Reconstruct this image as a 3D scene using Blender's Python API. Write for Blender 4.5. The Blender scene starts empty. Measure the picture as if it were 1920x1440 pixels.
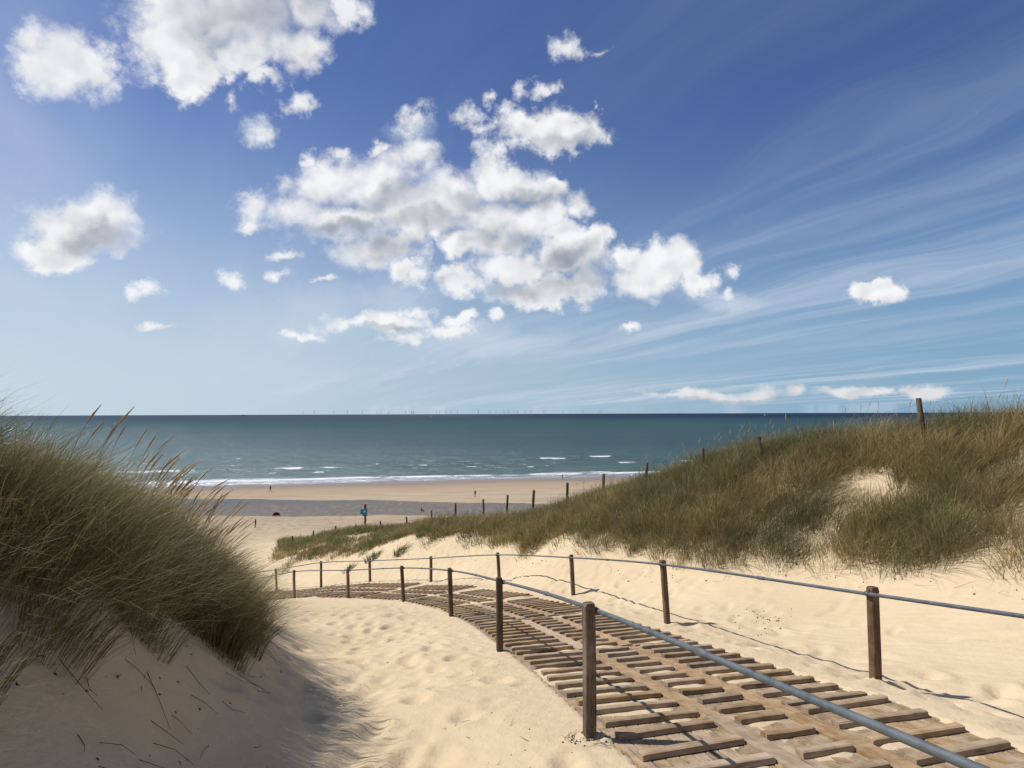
import bpy, math, random
import numpy as np
from mathutils import Vector, Matrix

R = math.radians
random.seed(7)
rng = np.random.default_rng(11)
SC = bpy.context.scene
COL = SC.collection

# ------------------------------------------------------------------ camera
H = 21.5                                   # eye height above the sea (world z=0 is sea level)
FPX = 1120.0                               # focal length in pixels of the 1920 px frame
PITCH, ROLL = R(2.86), R(0.19)
cam = bpy.data.cameras.new('camera')
cam.sensor_width = 36.0
cam.lens = FPX / 1920.0 * 36.0
cam.clip_start, cam.clip_end = 0.05, 200000.0
camo = bpy.data.objects.new('camera', cam)
COL.objects.link(camo)
CAMROT = Matrix.Rotation(R(90) + PITCH, 3, 'X') @ Matrix.Rotation(-ROLL, 3, 'Z')
camo.matrix_world = Matrix.Translation((0, 0, H)) @ CAMROT.to_4x4()
SC.camera = camo


def ray(u, v):
    d = CAMROT @ Vector(((u - 960) / FPX, -(v - 720) / FPX, -1.0))
    return d


def at(u, v, d):
    """world point seen at picture position (u, v) of the photograph, d metres ahead"""
    r = ray(u, v)
    r = r * (d / r.y)
    return np.array((r.x, r.y, r.z + H))


# ------------------------------------------------------------------ render settings
SC.view_settings.view_transform = 'Standard'
SC.view_settings.look = 'None'
SC.view_settings.exposure = 0.02
SC.view_settings.gamma = 1.0
SC.view_settings.use_curve_mapping = False
SC.render.engine = 'CYCLES'
SC.cycles.max_bounces = 6
SC.cycles.diffuse_bounces = 3
SC.cycles.transparent_max_bounces = 8

# ------------------------------------------------------------------ sun
SUN = Vector((-0.79, 0.15, 1.0)).normalized()     # towards the sun: left, a little ahead
sl = bpy.data.lights.new('sun', 'SUN')
sl.energy = 5.0
sl.angle = R(0.53)
sl.color = (1.0, 0.955, 0.885)
so = bpy.data.objects.new('sun', sl)
so.rotation_euler = SUN.to_track_quat('Z', 'Y').to_euler()
so.location = (-40, 0, 80)
COL.objects.link(so)


# ------------------------------------------------------------------ node helpers
class NT:
    def __init__(self, tree):
        self.t = tree

    def n(self, typ, **kw):
        nd = self.t.nodes.new(typ)
        for k, v in kw.items():
            if k.startswith('i_'):
                nd.inputs[k[2:].replace('_', ' ')].default_value = v
            else:
                setattr(nd, k, v)
        return nd

    def l(self, a, b):
        self.t.links.new(a, b)

    def math(self, op, a, b=None, c=None, clamp=False):
        nd = self.t.nodes.new('ShaderNodeMath')
        nd.operation = op
        nd.use_clamp = clamp
        for i, x in enumerate((a, b, c)):
            if x is None:
                continue
            if hasattr(x, 'is_linked'):
                self.l(x, nd.inputs[i])
            else:
                nd.inputs[i].default_value = x
        return nd.outputs[0]

    def vmath(self, op, a, b=None, c=None):
        nd = self.t.nodes.new('ShaderNodeVectorMath')
        nd.operation = op
        for i, x in enumerate((a, b, c)):
            if x is None:
                continue
            if hasattr(x, 'is_linked'):
                self.l(x, nd.inputs[i])
            else:
                nd.inputs[i].default_value = x
        return nd.outputs['Value'] if op in ('LENGTH', 'DOT_PRODUCT') else nd.outputs[0]

    def noise(self, vec, scale, detail=4.0, rough=0.5, dist=0.0, color=False, lac=2.0):
        nd = self.t.nodes.new('ShaderNodeTexNoise')
        nd.inputs['Scale'].default_value = scale
        nd.inputs['Detail'].default_value = detail
        nd.inputs['Roughness'].default_value = rough
        nd.inputs['Distortion'].default_value = dist
        nd.inputs['Lacunarity'].default_value = lac
        if vec is not None:
            self.l(vec, nd.inputs['Vector'])
        return nd.outputs['Color'] if color else nd.outputs[0]

    def mr(self, v, a, b, c=0.0, d=1.0, smooth=False):
        nd = self.t.nodes.new('ShaderNodeMapRange')
        nd.interpolation_type = 'SMOOTHSTEP' if smooth else 'LINEAR'
        nd.clamp = True
        for i, x in zip((0, 1, 2, 3, 4), (v, a, b, c, d)):
            if hasattr(x, 'is_linked'):
                self.l(x, nd.inputs[i])
            else:
                nd.inputs[i].default_value = x
        return nd.outputs[0]

    def mix(self, f, a, b, blend='MIX'):
        nd = self.t.nodes.new('ShaderNodeMix')
        nd.data_type = 'RGBA'
        nd.blend_type = blend
        ins = [s for s in nd.inputs if s.enabled]
        for s, x in zip(ins, (f, a, b)):
            if hasattr(x, 'is_linked'):
                self.l(x, s)
            elif isinstance(x, (int, float)):
                s.default_value = x
            else:
                s.default_value = (*x, 1.0) if len(x) == 3 else x
        return [s for s in nd.outputs if s.enabled][0]

    def scale(self, vec, s):
        nd = self.t.nodes.new('ShaderNodeVectorMath')
        nd.operation = 'MULTIPLY'
        self.l(vec, nd.inputs[0])
        nd.inputs[1].default_value = s
        return nd.outputs[0]


def material(name, rough=0.9, spec=0.2):
    m = bpy.data.materials.new(name)
    m.use_nodes = True
    nt = NT(m.node_tree)
    b = m.node_tree.nodes['Principled BSDF']
    b.inputs['Roughness'].default_value = rough
    b.inputs['Specular IOR Level'].default_value = spec
    return m, nt, b


def bump(nt, b, h, strength, dist):
    nd = nt.n('ShaderNodeBump')
    nd.inputs['Strength'].default_value = strength
    nd.inputs['Distance'].default_value = dist
    nt.l(h, nd.inputs['Height'])
    nt.l(nd.outputs[0], b.inputs['Normal'])
    return nd


# ------------------------------------------------------------------ sky
def gn(u, v):
    """direction of picture position (u, v) on the plane one metre north of the eye"""
    r = ray(u, v)
    return r.x / r.y, r.z / r.y


CLOUDS = [
    # big cloud upper left and its fragments
    (450, 30, 150, 105), (570, 25, 75, 55), (565, 95, 52, 52), (450, 105, 80, 48), (330, 20, 140, 120), (360, 120, 70, 60),
    # middle cluster
    (1045, 238, 82, 46), (985, 232, 45, 38), (1095, 250, 46, 36),
    # the large one
    (610, 345, 80, 55), (700, 335, 110, 62), (775, 300, 46, 40), (560, 395, 66, 48), (478, 385, 44, 34),
    (640, 420, 115, 48), (760, 400, 130, 70), (850, 365, 90, 62), (930, 322, 55, 58), (990, 340, 66, 46),
    (1040, 345, 30, 32), (920, 410, 110, 62), (1005, 405, 60, 50), (1086, 388, 32, 34), (690, 478, 98, 32),
    (765, 508, 46, 20), (900, 460, 90, 40),
    # its lower right neighbour
    (1065, 490, 88, 58), (960, 515, 90, 38), (1010, 550, 110, 28), (866, 535, 56, 28), (1100, 540, 48, 40),
    (1120, 470, 30, 36), (1050, 440, 50, 24),
    # right
    (1250, 500, 76, 38), (1285, 495, 46, 40), (1205, 535, 48, 38), (1310, 530, 42, 26), (1200, 490, 30, 20),
    # low bank
    (740, 598, 66, 22), (852, 597, 36, 10),
    # along the horizon on the right
    (1330, 739, 115, 10), (1300, 733, 48, 14), (1420, 738, 52, 13), (1490, 735, 26, 10),
    # beyond the edges of the photograph
    (180, 430, 120, 55), (90, 480, 80, 40), (120, 120, 110, 70), (1640, 560, 50, 22),
    (1600, 738, 80, 10), (1740, 735, 60, 13),
]
# torn shreds, thinner than the rest
SHREDS = [(500, 158, 54, 24), (438, 185, 28, 34), (640, 10, 50, 44), (1043, 72, 50, 36), (1100, 78, 54, 16), (982, 178, 30, 26), (1026, 165, 26, 24),
          (878, 228, 38, 38), (926, 200, 24, 28), (912, 250, 60, 20), (768, 228, 44, 34), (1118, 190, 16, 14), (574, 298, 30, 26), (640, 285, 34, 16), (700, 285, 40, 20),
          (1145, 450, 34, 32), (1376, 503, 22, 14), (1366, 542, 18, 18), (530, 477, 58, 18), (436, 510, 38, 26), (518, 515, 36, 20), (603, 528, 42, 12),
          (650, 597, 75, 20), (936, 592, 28, 14), (835, 618, 75, 20), (770, 630, 65, 15), (560, 622, 62, 9), (780, 578, 52, 13), (1180, 624, 22, 8), (572, 205, 36, 32),
          (495, 245, 46, 40), (1130, 260, 36, 30), (250, 545, 50, 18), (300, 610, 60, 10), (470, 415, 40, 20), (1340, 520, 34, 24), (790, 520, 50, 22)]
GREYS = [(450, 45, 150, 75), (585, 25, 45, 45), (690, 378, 110, 30), (985, 365, 85, 34), (725, 468, 75, 26), (650, 434, 95, 20),
         (800, 425, 90, 30), (1085, 535, 90, 36), (1055, 490, 80, 28), (925, 450, 70, 30), (970, 548, 90, 16), (880, 375, 60, 26),
         (1050, 260, 65, 20), (740, 612, 50, 8), (180, 450, 90, 30), (1330, 747, 110, 6), (1400, 747, 80, 5)]
VEILS = [(430, 700, 330, 130), (560, 600, 260, 90), (900, 640, 200, 50), (740, 560, 120, 60), (490, 245, 40, 40), (572, 205, 26, 24),
         (760, 250, 60, 40), (1350, 560, 120, 30)]


def blobs(nt, vec, lst, smooth=0.12):
    acc = None
    for (u, v, ru, rv) in lst:
        x, z = gn(u, v)
        ix, iz = FPX / ru, FPX / rv
        q = nt.vmath('MULTIPLY_ADD', vec, (ix, iz, 0), (-x * ix, -z * iz, 0))
        ln = nt.vmath('LENGTH', q)
        if acc is None:
            acc = ln
        else:
            acc = nt.math('SMOOTH_MIN', acc, ln, smooth)
    return nt.math('SUBTRACT', 1.0, acc)


world = bpy.data.worlds.new('World')
SC.world = world
world.use_nodes = True
W = NT(world.node_tree)
for nd in list(world.node_tree.nodes):
    world.node_tree.nodes.remove(nd)
SKY_STRENGTH = 0.085
SKYTINT = (0.66, 0.77, 1.10)
sky = W.n('ShaderNodeTexSky', sky_type='NISHITA')
sky.sun_disc = False
sky.sun_elevation = math.asin(SUN.z)
sky.sun_rotation = math.atan2(SUN.x, SUN.y)
sky.altitude = 20.0
sky.air_density = 1.0
sky.dust_density = 0.6
sky.ozone_density = 2.2
geo = W.n('ShaderNodeTexCoord')
dirv = geo.outputs['Generated']
sep = W.n('ShaderNodeSeparateXYZ')
W.l(dirv, sep.inputs[0])
X, Y, Z = sep.outputs
Ysafe = W.math('MAXIMUM', Y, 0.02)
U = W.math('DIVIDE', X, Ysafe)
V = W.math('DIVIDE', Z, Ysafe)
cmb = W.n('ShaderNodeCombineXYZ')
W.l(U, cmb.inputs[0])
W.l(V, cmb.inputs[1])
P2 = cmb.outputs[0]
ahead = W.mr(Y, 0.05, 0.3)
# ragged edges: warp the position with noise of three sizes
half = (0.5, 0.5, 0.5)
w1 = W.vmath('SUBTRACT', W.noise(dirv, 7.0, 5.0, 0.55, color=True), half)
w2 = W.vmath('SUBTRACT', W.noise(dirv, 26.0, 6.0, 0.66, color=True), half)
lowsc = W.mr(V, 0.0, 0.30, 0.34, 1.0)          # clouds low over the sea are far off and finer grained
warp = W.vmath('ADD', W.scale(w1, (0.13, 0.13, 0)), W.scale(w2, (0.050, 0.050, 0)))
wsc = W.n('ShaderNodeVectorMath', operation='SCALE')
W.l(warp, wsc.inputs[0])
W.l(lowsc, wsc.inputs['Scale'])
PW = W.vmath('ADD', P2, wsc.outputs[0])
field = blobs(W, PW, CLOUDS)
# lumps: rounded billows carried on a smooth noise, seen again a little towards the sun for the light on them
bv = W.vmath('ADD', dirv, W.scale(w2, (0.020, 0.020, 0.020)))
def billow(vec):
    big = W.noise(vec, 11.0, 1.0, 0.5)
    mid = W.noise(vec, 19.0, 1.5, 0.5)
    a = W.math('MULTIPLY', W.math('SUBTRACT', big, 0.5), 1.0)
    md = W.math('SUBTRACT', mid, 0.5)
    b = W.math('MULTIPLY', W.math('SUBTRACT', W.math('SQRT', W.math('MULTIPLY_ADD', md, md, 0.002)), 0.11), 1.5)
    return W.math('ADD', a, b)


puff = billow(bv)
puff2 = billow(W.vmath('ADD', bv, tuple(SUN * 0.012)))
fine = W.math('MULTIPLY', W.math('SUBTRACT', W.noise(bv, 46.0, 7.0, 0.66), 0.5), 1.25)
puff = W.math('ADD', puff, 0.0)
F0 = W.math('ADD', W.math('ADD', field, 0.10), puff)
F = W.math('ADD', F0, W.math('MULTIPLY', fine, W.mr(F0, 0.1, 0.8, 1.0, 0.10)))
FS = W.math('ADD', W.math('MULTIPLY', blobs(W, PW, SHREDS), 0.75), W.math('ADD', W.math('MULTIPLY', puff, 0.9), W.math('MULTIPLY', fine, 1.15)))
# scattered cumulus elsewhere round the sky
roundn = W.noise(W.scale(dirv, (1.0, 1.0, 1.6)), 3.2, 5.0, 0.55)
Fround = W.mr(roundn, 0.60, 0.76, -0.4, 0.8)
Fback = W.math('ADD', Fround, puff)
backw = W.mr(Y, 0.45, 0.15)
backw = W.math('MULTIPLY', backw, W.mr(Z, 0.06, 0.2))
F = W.math('MAXIMUM', W.math('SUBTRACT', F, W.math('MULTIPLY', W.math('SUBTRACT', 1.0, ahead), 5.0)),
           W.math('SUBTRACT', Fback, W.math('MULTIPLY', W.math('SUBTRACT', 1.0, backw), 5.0)))
softn = W.mr(W.noise(dirv, 8.0, 3.0, 0.5), 0.36, 0.64, 0.34, 0.95)
alpha = W.mr(F, -0.16, softn, smooth=True)
alphas = W.math('MULTIPLY', W.math('MULTIPLY', W.mr(FS, 0.0, 0.72, smooth=True), 0.92), ahead)
alpha = W.math('MAXIMUM', alpha, alphas)
# thin veils and streaks, laid on a high level layer
zs = W.math('MAXIMUM', Z, 0.012)
Zd = W.math('ADD', zs, 0.05)
cx = W.math('DIVIDE', X, Zd)
cy = W.math('DIVIDE', Y, Zd)
cm2 = W.n('ShaderNodeCombineXYZ')
W.l(cx, cm2.inputs[0])
W.l(cy, cm2.inputs[1])
rot = W.n('ShaderNodeMapping')
rot.inputs['Rotation'].default_value = (0, 0, R(-27))
W.l(cm2.outputs[0], rot.inputs['Vector'])
wob = W.vmath('ADD', rot.outputs[0], W.scale(W.vmath('SUBTRACT', W.noise(rot.outputs[0], 0.7, 3.0, 0.5, color=True), half), (0.9, 0.5, 0)))
st1 = W.noise(W.scale(wob, (1.5, 0.14, 1)), 1.0, 8.0, 0.58)
st2 = W.noise(W.scale(wob, (0.42, 0.10, 1)), 1.0, 4.0, 0.5)
cir = W.math('MULTIPLY', W.mr(st1, 0.38, 0.72, smooth=True), W.mr(st2, 0.33, 0.60, smooth=True))
veil = W.mr(blobs(W, PW, VEILS, 0.5), 0.0, 0.9, smooth=True)
veil = W.math('MULTIPLY', veil, ahead)
veil = W.math('MULTIPLY', veil, W.mr(W.noise(W.scale(dirv, (1, 1, 3)), 6.0, 7.0, 0.6), 0.25, 0.7, 0.25, 1.0))
thin = W.math('ADD', W.math('MULTIPLY', cir, W.mr(V, 0.0, 0.6, 0.85, 0.62)), W.math('MULTIPLY', veil, 0.78), clamp=True)
# light on the cumulus: sunward side of each lump bright, thick middles grey
lit = W.math('MULTIPLY', W.math('SUBTRACT', puff, puff2), 1.0)
grey = W.math('MULTIPLY', W.mr(blobs(W, PW, GREYS, 0.35), -0.42, 0.72, smooth=True), ahead)
gn_ = W.noise(bv, 12.0, 5.0, 0.52)
grey = W.math('MULTIPLY', grey, W.mr(gn_, 0.34, 0.62, 0.62, 1.0))
thick = W.math('MULTIPLY', W.mr(F, 0.40, 1.2, smooth=True), W.mr(gn_, 0.36, 0.64, 0.0, 0.55))
shade = W.math('ADD', W.math('MULTIPLY', grey, 0.60), W.math('MULTIPLY', thick, 0.22))
shade = W.math('SUBTRACT', shade, lit)
shade = W.math('ADD', shade, 0.06, clamp=True)
# cloud colours are written as the radiance wanted, divided by the background strength
k = 1.0 / SKY_STRENGTH
ccol = W.mix(shade, (0.93 * k, 0.93 * k, 0.94 * k), (0.21 * k, 0.25 * k, 0.32 * k))
lowtint = W.mr(V, 0.0, 0.12, 1.0, 0.0)
ccol = W.mix(W.math('MULTIPLY', lowtint, 0.55), ccol, (0.52 * k, 0.54 * k, 0.56 * k))
thincol = (0.55 * k, 0.64 * k, 0.76 * k)
skyc = W.mix(1.0, sky.outputs[0], SKYTINT, 'MULTIPLY')
# the milky air low over the sea, whiter towards the sun
lowair = W.mr(Z, -0.02, 0.58, 1.0, 0.0, True)
sunw = W.mr(X, -0.75, 0.6, 1.0, 0.0)
aircol = W.mix(sunw, (0.225 * k, 0.395 * k, 0.55 * k), (0.60 * k, 0.71 * k, 0.79 * k))
skyc = W.mix(W.math('MULTIPLY', W.math('POWER', lowair, W.mr(X, -0.5, 0.4, 1.35, 2.2)), 0.97), skyc, aircol)
c1 = W.mix(thin, skyc, thincol)
c2 = W.mix(W.math('MULTIPLY', alpha, 0.97), c1, ccol)
bg = W.n('ShaderNodeBackground')
bg.inputs['Strength'].default_value = SKY_STRENGTH
W.l(c2, bg.inputs['Color'])
wo = W.n('ShaderNodeOutputWorld')
W.l(bg.outputs[0], wo.inputs['Surface'])


# ------------------------------------------------------------------ numpy noise
def _hash(ix, iy, seed):
    h = (ix.astype(np.int64) * 374761393 + iy.astype(np.int64) * 668265263 + seed * 1442695041) & 0xffffffff
    h = ((h ^ (h >> 13)) * 1274126177) & 0xffffffff
    h = h ^ (h >> 16)
    return (h & 0xffff) / 65535.0


def vnoise(x, y, seed=0):
    ix, iy = np.floor(x), np.floor(y)
    fx, fy = x - ix, y - iy
    fx = fx * fx * fx * (fx * (fx * 6 - 15) + 10)
    fy = fy * fy * fy * (fy * (fy * 6 - 15) + 10)
    a, b = _hash(ix, iy, seed), _hash(ix + 1, iy, seed)
    c, d = _hash(ix, iy + 1, seed), _hash(ix + 1, iy + 1, seed)
    return (a + (b - a) * fx) * (1 - fy) + (c + (d - c) * fx) * fy - 0.5


def fbm(x, y, octv=4, seed=0, gain=0.5):
    s, a, f = 0.0, 1.0, 1.0
    for i in range(octv):
        c, sn = math.cos(0.6 * i), math.sin(0.6 * i)
        s = s + a * vnoise((x * c - y * sn) * f, (x * sn + y * c) * f, seed + i * 17)
        a *= gain
        f *= 2.03
    return s


def sstep(a, b, x):
    t = np.clip((x - a) / (b - a), 0, 1)
    return t * t * (3 - 2 * t)


# ------------------------------------------------------------------ the path down the dune (heights relative to the eye)
LEFT_POSTS = [  # top u,v, bottom u,v, distance
    ((1104, 1130), (1106, 1385), 4.60), ((936, 1083), (937, 1225), 8.3), ((843, 1065), (846, 1158), 12.5),
    ((753, 1061), (757, 1130), 16.8), ((652, 1066), (653, 1123), 20.4), ((551, 1069), (552, 1122), 23.2)]
RIGHT_POSTS = [
    ((1243, 1050), (1251, 1168), 10.0), ((1071, 1040), (1075, 1120), 14.7), ((933, 1036), (937, 1099), 18.9),
    ((808, 1043), (808, 1097), 22.2), ((693, 1048), (694, 1100), 24.8), ((602, 1052), (602, 1098), 27.2),
    ((517, 1066), (519, 1104), 30.6)]
Pf = [at(b[0], b[1], d) for t, b, d in LEFT_POSTS]
Pt = [at(t[0], t[1], d) for t, b, d in LEFT_POSTS]
Qf = [at(b[0], b[1], d) for t, b, d in RIGHT_POSTS]
Qt = [at(t[0], t[1], d) for t, b, d in RIGHT_POSTS]


def rel(x, y, z):
    return np.array((x, y, z + H))


Pf = [rel(2.60, -3.56, -1.15), rel(1.60, 0.52, -1.82)] + Pf + [rel(-11.5, 26.3, -8.15), rel(-14.6, 29.4, -9.1)]
Pt = [p + np.array((0, 0, 1.05)) for p in Pf[:2]] + Pt + [p + np.array((0, 0, 1.03)) for p in Pf[-2:]]
Qf = [rel(4.42, 1.80, -2.0), rel(3.50, 5.90, -2.74)] + Qf + [rel(-15.6, 33.6, -9.9)]
Qt = [p + np.array((0, 0, 1.05)) for p in Qf[:2]] + Qt + [p + np.array((0, 0, 1.03)) for p in Qf[-1:]]


def spline(pts, n=40):
    pts = np.array(pts, float)
    ext = np.vstack([2 * pts[0] - pts[1], pts, 2 * pts[-1] - pts[-2]])
    out = []
    for i in range(1, len(ext) - 2):
        p0, p1, p2, p3 = ext[i - 1], ext[i], ext[i + 1], ext[i + 2]
        for t in np.linspace(0, 1, n, endpoint=False):
            out.append(0.5 * ((2 * p1) + (-p0 + p2) * t + (2 * p0 - 5 * p1 + 4 * p2 - p3) * t * t + (-p0 + 3 * p1 - 3 * p2 + p3) * t ** 3))
    out.append(ext[-2])
    return np.array(out)


LINE = spline(Pf)
# smooth the heights along the line
for _ in range(60):
    LINE[1:-1] = 0.25 * LINE[:-2] + 0.5 * LINE[1:-1] + 0.25 * LINE[2:]
seg = np.linalg.norm(np.diff(LINE[:, :2], axis=0), axis=1)
SL = np.concatenate([[0], np.cumsum(seg)])


def line_at(s):
    return np.array([np.interp(s, SL, LINE[:, i]) for i in range(3)])


DECK_OFF, DECK_W = 0.16, 2.47


# ------------------------------------------------------------------ terrain
TOE = [(8.4, 5.0, -1.45), (7.4, 7.4, -1.95), (6.4, 9.5, -2.45), (5.54, 11.5, -2.76), (4.83, 12.3, -2.95), (4.0, 13.2, -3.29), (3.2, 15, -3.54), (1.5, 18.5, -3.90),
       (0.0, 21.5, -4.62), (-2.5, 25.5, -5.15), (-5.0, 28, -5.7), (-6.2, 29.0, -6.3), (-8.6, 30.6, -7.35), (-13.7, 34.5, -8.7)]
RIDGE = [(12, 6.5, 0.20), (10.4, 9.2, -0.15), (8.7, 11.7, -0.55), (6.9, 13.8, -1.00), (6.2, 15, -1.22), (5.4, 17, -1.62), (4.4, 19.5, -2.42), (2.6, 24, -3.62),
         (0.99, 27, -4.75), (-2.2, 32.4, -5.9), (-5.0, 36, -6.7), (-7.0, 38, -7.2), (-11.4, 42.2, -8.15), (-19.0, 49.5, -10.4)]
LTOE = [(-1.55, 1, -1.95), (-1.95, 4, -2.42), (-2.45, 6.5, -2.92), (-3.5, 9, -3.5), (-4.8, 12, -4.15), (-7.3, 16.5, -5.3), (-10.6, 20.8, -6.6), (-14.6, 25, -8.1)]
LCREST = [(-2.5, 1, -0.75), (-2.8, 4, -1.08), (-3.35, 6.5, -1.75), (-4.7, 9, -2.35), (-6.5, 12, -3.1), (-9.4, 15.5, -4.25), (-13.4, 19, -5.5), (-17.5, 23, -7.1)]
CTRL = []
for p in TOE + RIDGE + LTOE + LCREST:
    CTRL.append(p)
for a, b in zip(TOE, RIDGE):
    CTRL.append(((a[0] + b[0]) / 2, (a[1] + b[1]) / 2, (a[2] + b[2]) / 2 + 0.12))
    CTRL.append((b[0] + 3.6, b[1] + 4.4, b[2] - 1.5))
CTRL += [(-7, 1, -0.4), (-7, 5, -0.95), (-8.2, 9, -1.95), (-11, 12, -2.5), (-16, 15, -3.7), (-22, 20, -5.7), (-15, 3, 0.3), (-20, 8, -0.8), (-30, 15, -3.2),
         (0, -4, -0.75), (5, -5, -0.5), (-3, -4, -0.5), (0, -12, 0.7), (12, -12, 1.2), (-12, -12, 1.2), (9, 0, -0.5), (16, 2, 0.4),
         (0, 0, -1.62), (-1.0, 3, -2.2), (-0.8, 6, -2.75), (-1.6, 9, -3.42), (-3.0, 13, -4.3), (-4.9, 17, -5.35),
         (-30, 50, -12.6), (-42, 40, -10.8), (2, 60, -12.3), (-15, 66, -14.2), (25, 55, -10.5), (42, 40, -7.5), (-42, 70, -15.8), (20, 76, -15.2),
         (0, 82, -16.9), (-25, 92, -19.0), (30, 92, -18.8), (0, 104, -19.9), (-40, 104, -19.9), (40, 104, -19.9), (45, 15, -1.0), (-45, 0, 0.5), (-25, 38, -9.6)]
CTRL = np.array(CTRL, float)
CTRL = np.vstack([CTRL, [(p[0], p[1], p[2] - H) for p in Pf], [(p[0], p[1], p[2] - H) for p in Qf]])


def _phi(r2):
    return 0.5 * r2 * np.log(r2 + 1e-9)


_n = len(CTRL)
_d2 = ((CTRL[:, None, :2] - CTRL[None, :, :2]) ** 2).sum(-1)
_K = _phi(_d2) + np.eye(_n) * 0.15
_Pm = np.hstack([np.ones((_n, 1)), CTRL[:, :2]])
_A = np.zeros((_n + 3, _n + 3))
_A[:_n, :_n] = _K
_A[:_n, _n:] = _Pm
_A[_n:, :_n] = _Pm.T
_sol = np.linalg.solve(_A, np.concatenate([CTRL[:, 2], np.zeros(3)]))


def tps(x, y):
    out = np.empty(len(x))
    for i in range(0, len(x), 40000):
        xx, yy = x[i:i + 40000], y[i:i + 40000]
        acc = _sol[_n] + _sol[_n + 1] * xx + _sol[_n + 2] * yy
        for j in range(_n):
            acc = acc + _sol[j] * _phi((xx - CTRL[j, 0]) ** 2 + (yy - CTRL[j, 1]) ** 2)
        out[i:i + 40000] = acc
    return out


GY = [-400, -12, 0, 15, 30, 50, 80, 100, 130]
GZ = [8, 0.9, -0.6, -3.4, -6.9, -11.8, -16.6, -19.6, -20.3]


def shore_q(x, y):
    return y - 0.193 * x


def beach(x, y):
    q = shore_q(x, y)
    a = np.interp(y, [60, 95, 112, 122, 134, 146, 160], [-18.5, -19.9, -20.35, -20.62, -20.92, -20.86, -20.70])
    b = np.interp(q, [150, 165, 183, 201, 225, 260, 400], [-20.70, -20.72, -20.98, -21.5, -22.3, -23.5, -28])
    w = sstep(150, 160, y)
    z = a * (1 - w) + np.minimum(b, a + 0.2) * w
    return z + 0.05 * fbm(x / 14, y / 9, 3, 3)


def path_blend(x, y):
    """returns (weight, height) of the path's own level near the deck"""
    w = np.zeros(len(x))
    zp = np.zeros(len(x))
    m = (x > -18) & (x < 9) & (y > -4) & (y < 34)
    idx = np.nonzero(m)[0]
    S = np.arange(0, SL[-1], 0.15)
    LP = np.array([line_at(s) for s in S])
    T = np.gradient(LP[:, :2], axis=0)
    T /= np.linalg.norm(T, axis=1)[:, None]
    for i in range(0, len(idx), 8000):
        ii = idx[i:i + 8000]
        dx = x[ii][:, None] - LP[None, :, 0]
        dy = y[ii][:, None] - LP[None, :, 1]
        # search along the centre line of the deck
        cx, cy = LP[:, 0] + T[:, 1] * 1.4, LP[:, 1] - T[:, 0] * 1.4
        j = np.argmin((x[ii][:, None] - cx) ** 2 + (y[ii][:, None] - cy) ** 2, axis=1)
        ddx, ddy = x[ii] - LP[j, 0], y[ii] - LP[j, 1]
        across = ddx * T[j, 1] - ddy * T[j, 0]
        al = ddx * T[j, 0] + ddy * T[j, 1]
        ww = sstep(-1.2, -0.05, across) * (1 - sstep(2.75, 3.9, across)) * (np.abs(al) < 2.5)
        w[ii] = ww
        inside = sstep(0.13, 0.20, across) * (1 - sstep(2.52, 2.66, across))
        zp[ii] = LP[j, 2] + 0.2 * al * 0 - 0.16 * inside
    return w, zp


def terrain(x, y, fine=True):
    """height of the sand (world z)"""
    x = np.asarray(x, float).ravel()
    y = np.asarray(y, float).ravel()
    base = np.interp(y, GY, GZ) + 1.2 * fbm(x / 22, y / 18, 3, 5) + 0.5
    zt = base.copy()
    near = (np.abs(x) < 52) & (y < 112) & (y > -20)
    zt[near] = tps(x[near], y[near])
    wx = sstep(34, 50, np.abs(x))
    z = zt * (1 - wx) + base * wx
    wl = sstep(-12, -19, y)
    z = z * (1 - wl) + base * wl
    wb = sstep(90, 112, y)
    z = z * (1 - wb) + beach(x, y) * wb
    w, zp = path_blend(x, y)
    z = z + H
    z = z * (1 - w) + zp * w
    lump = sstep(3.0, 40, y)
    if fine:
        z = z + (1 - w) * (0.05 * fbm(x / 1.3, y / 1.3, 3, 21) * (1 - 0.6 * lump) + 0.10 * fbm(x / 4.0, y / 4.0, 2, 22) * (y < 112))
    return z


# ------------------------------------------------------------------ object helpers
def tag(o, label=None, cat=None, group=None, kind=None):
    if label:
        o['label'] = label
    if cat:
        o['category'] = cat
    if group:
        o['group'] = group
    if kind:
        o['kind'] = kind
    return o


def link(name, data, parent=None, mat=None):
    o = bpy.data.objects.new(name, data)
    COL.objects.link(o)
    if parent is not None:
        o.parent = parent
    if mat is not None and data is not None and len(data.materials) == 0:
        data.materials.append(mat)
    return o


def empty(name, loc, rz=0.0):
    o = bpy.data.objects.new(name, None)
    o.empty_display_size = 0.2
    o.location = loc
    o.rotation_euler = (0, 0, rz)
    COL.objects.link(o)
    return o


def mesh_np(name, verts, faces, smooth=True, quads=True):
    """mesh from numpy arrays; faces (n,4) or (n,3)"""
    verts = np.asarray(verts, np.float32)
    faces = np.asarray(faces, np.int32)
    me = bpy.data.meshes.new(name)
    nf, k = faces.shape
    me.vertices.add(len(verts))
    me.vertices.foreach_set('co', verts.ravel())
    me.loops.add(nf * k)
    me.loops.foreach_set('vertex_index', faces.ravel())
    me.polygons.add(nf)
    me.polygons.foreach_set('loop_start', np.arange(0, nf * k, k, dtype=np.int32))
    me.polygons.foreach_set('loop_total', np.full(nf, k, np.int32))
    me.polygons.foreach_set('use_smooth', np.full(nf, smooth, bool))
    me.update()
    me.validate()
    return me


def grid_faces(nx, ny):
    i = np.arange(nx * ny).reshape(ny, nx)
    return np.stack([i[:-1, :-1].ravel(), i[:-1, 1:].ravel(), i[1:, 1:].ravel(), i[1:, :-1].ravel()], axis=1)


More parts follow.
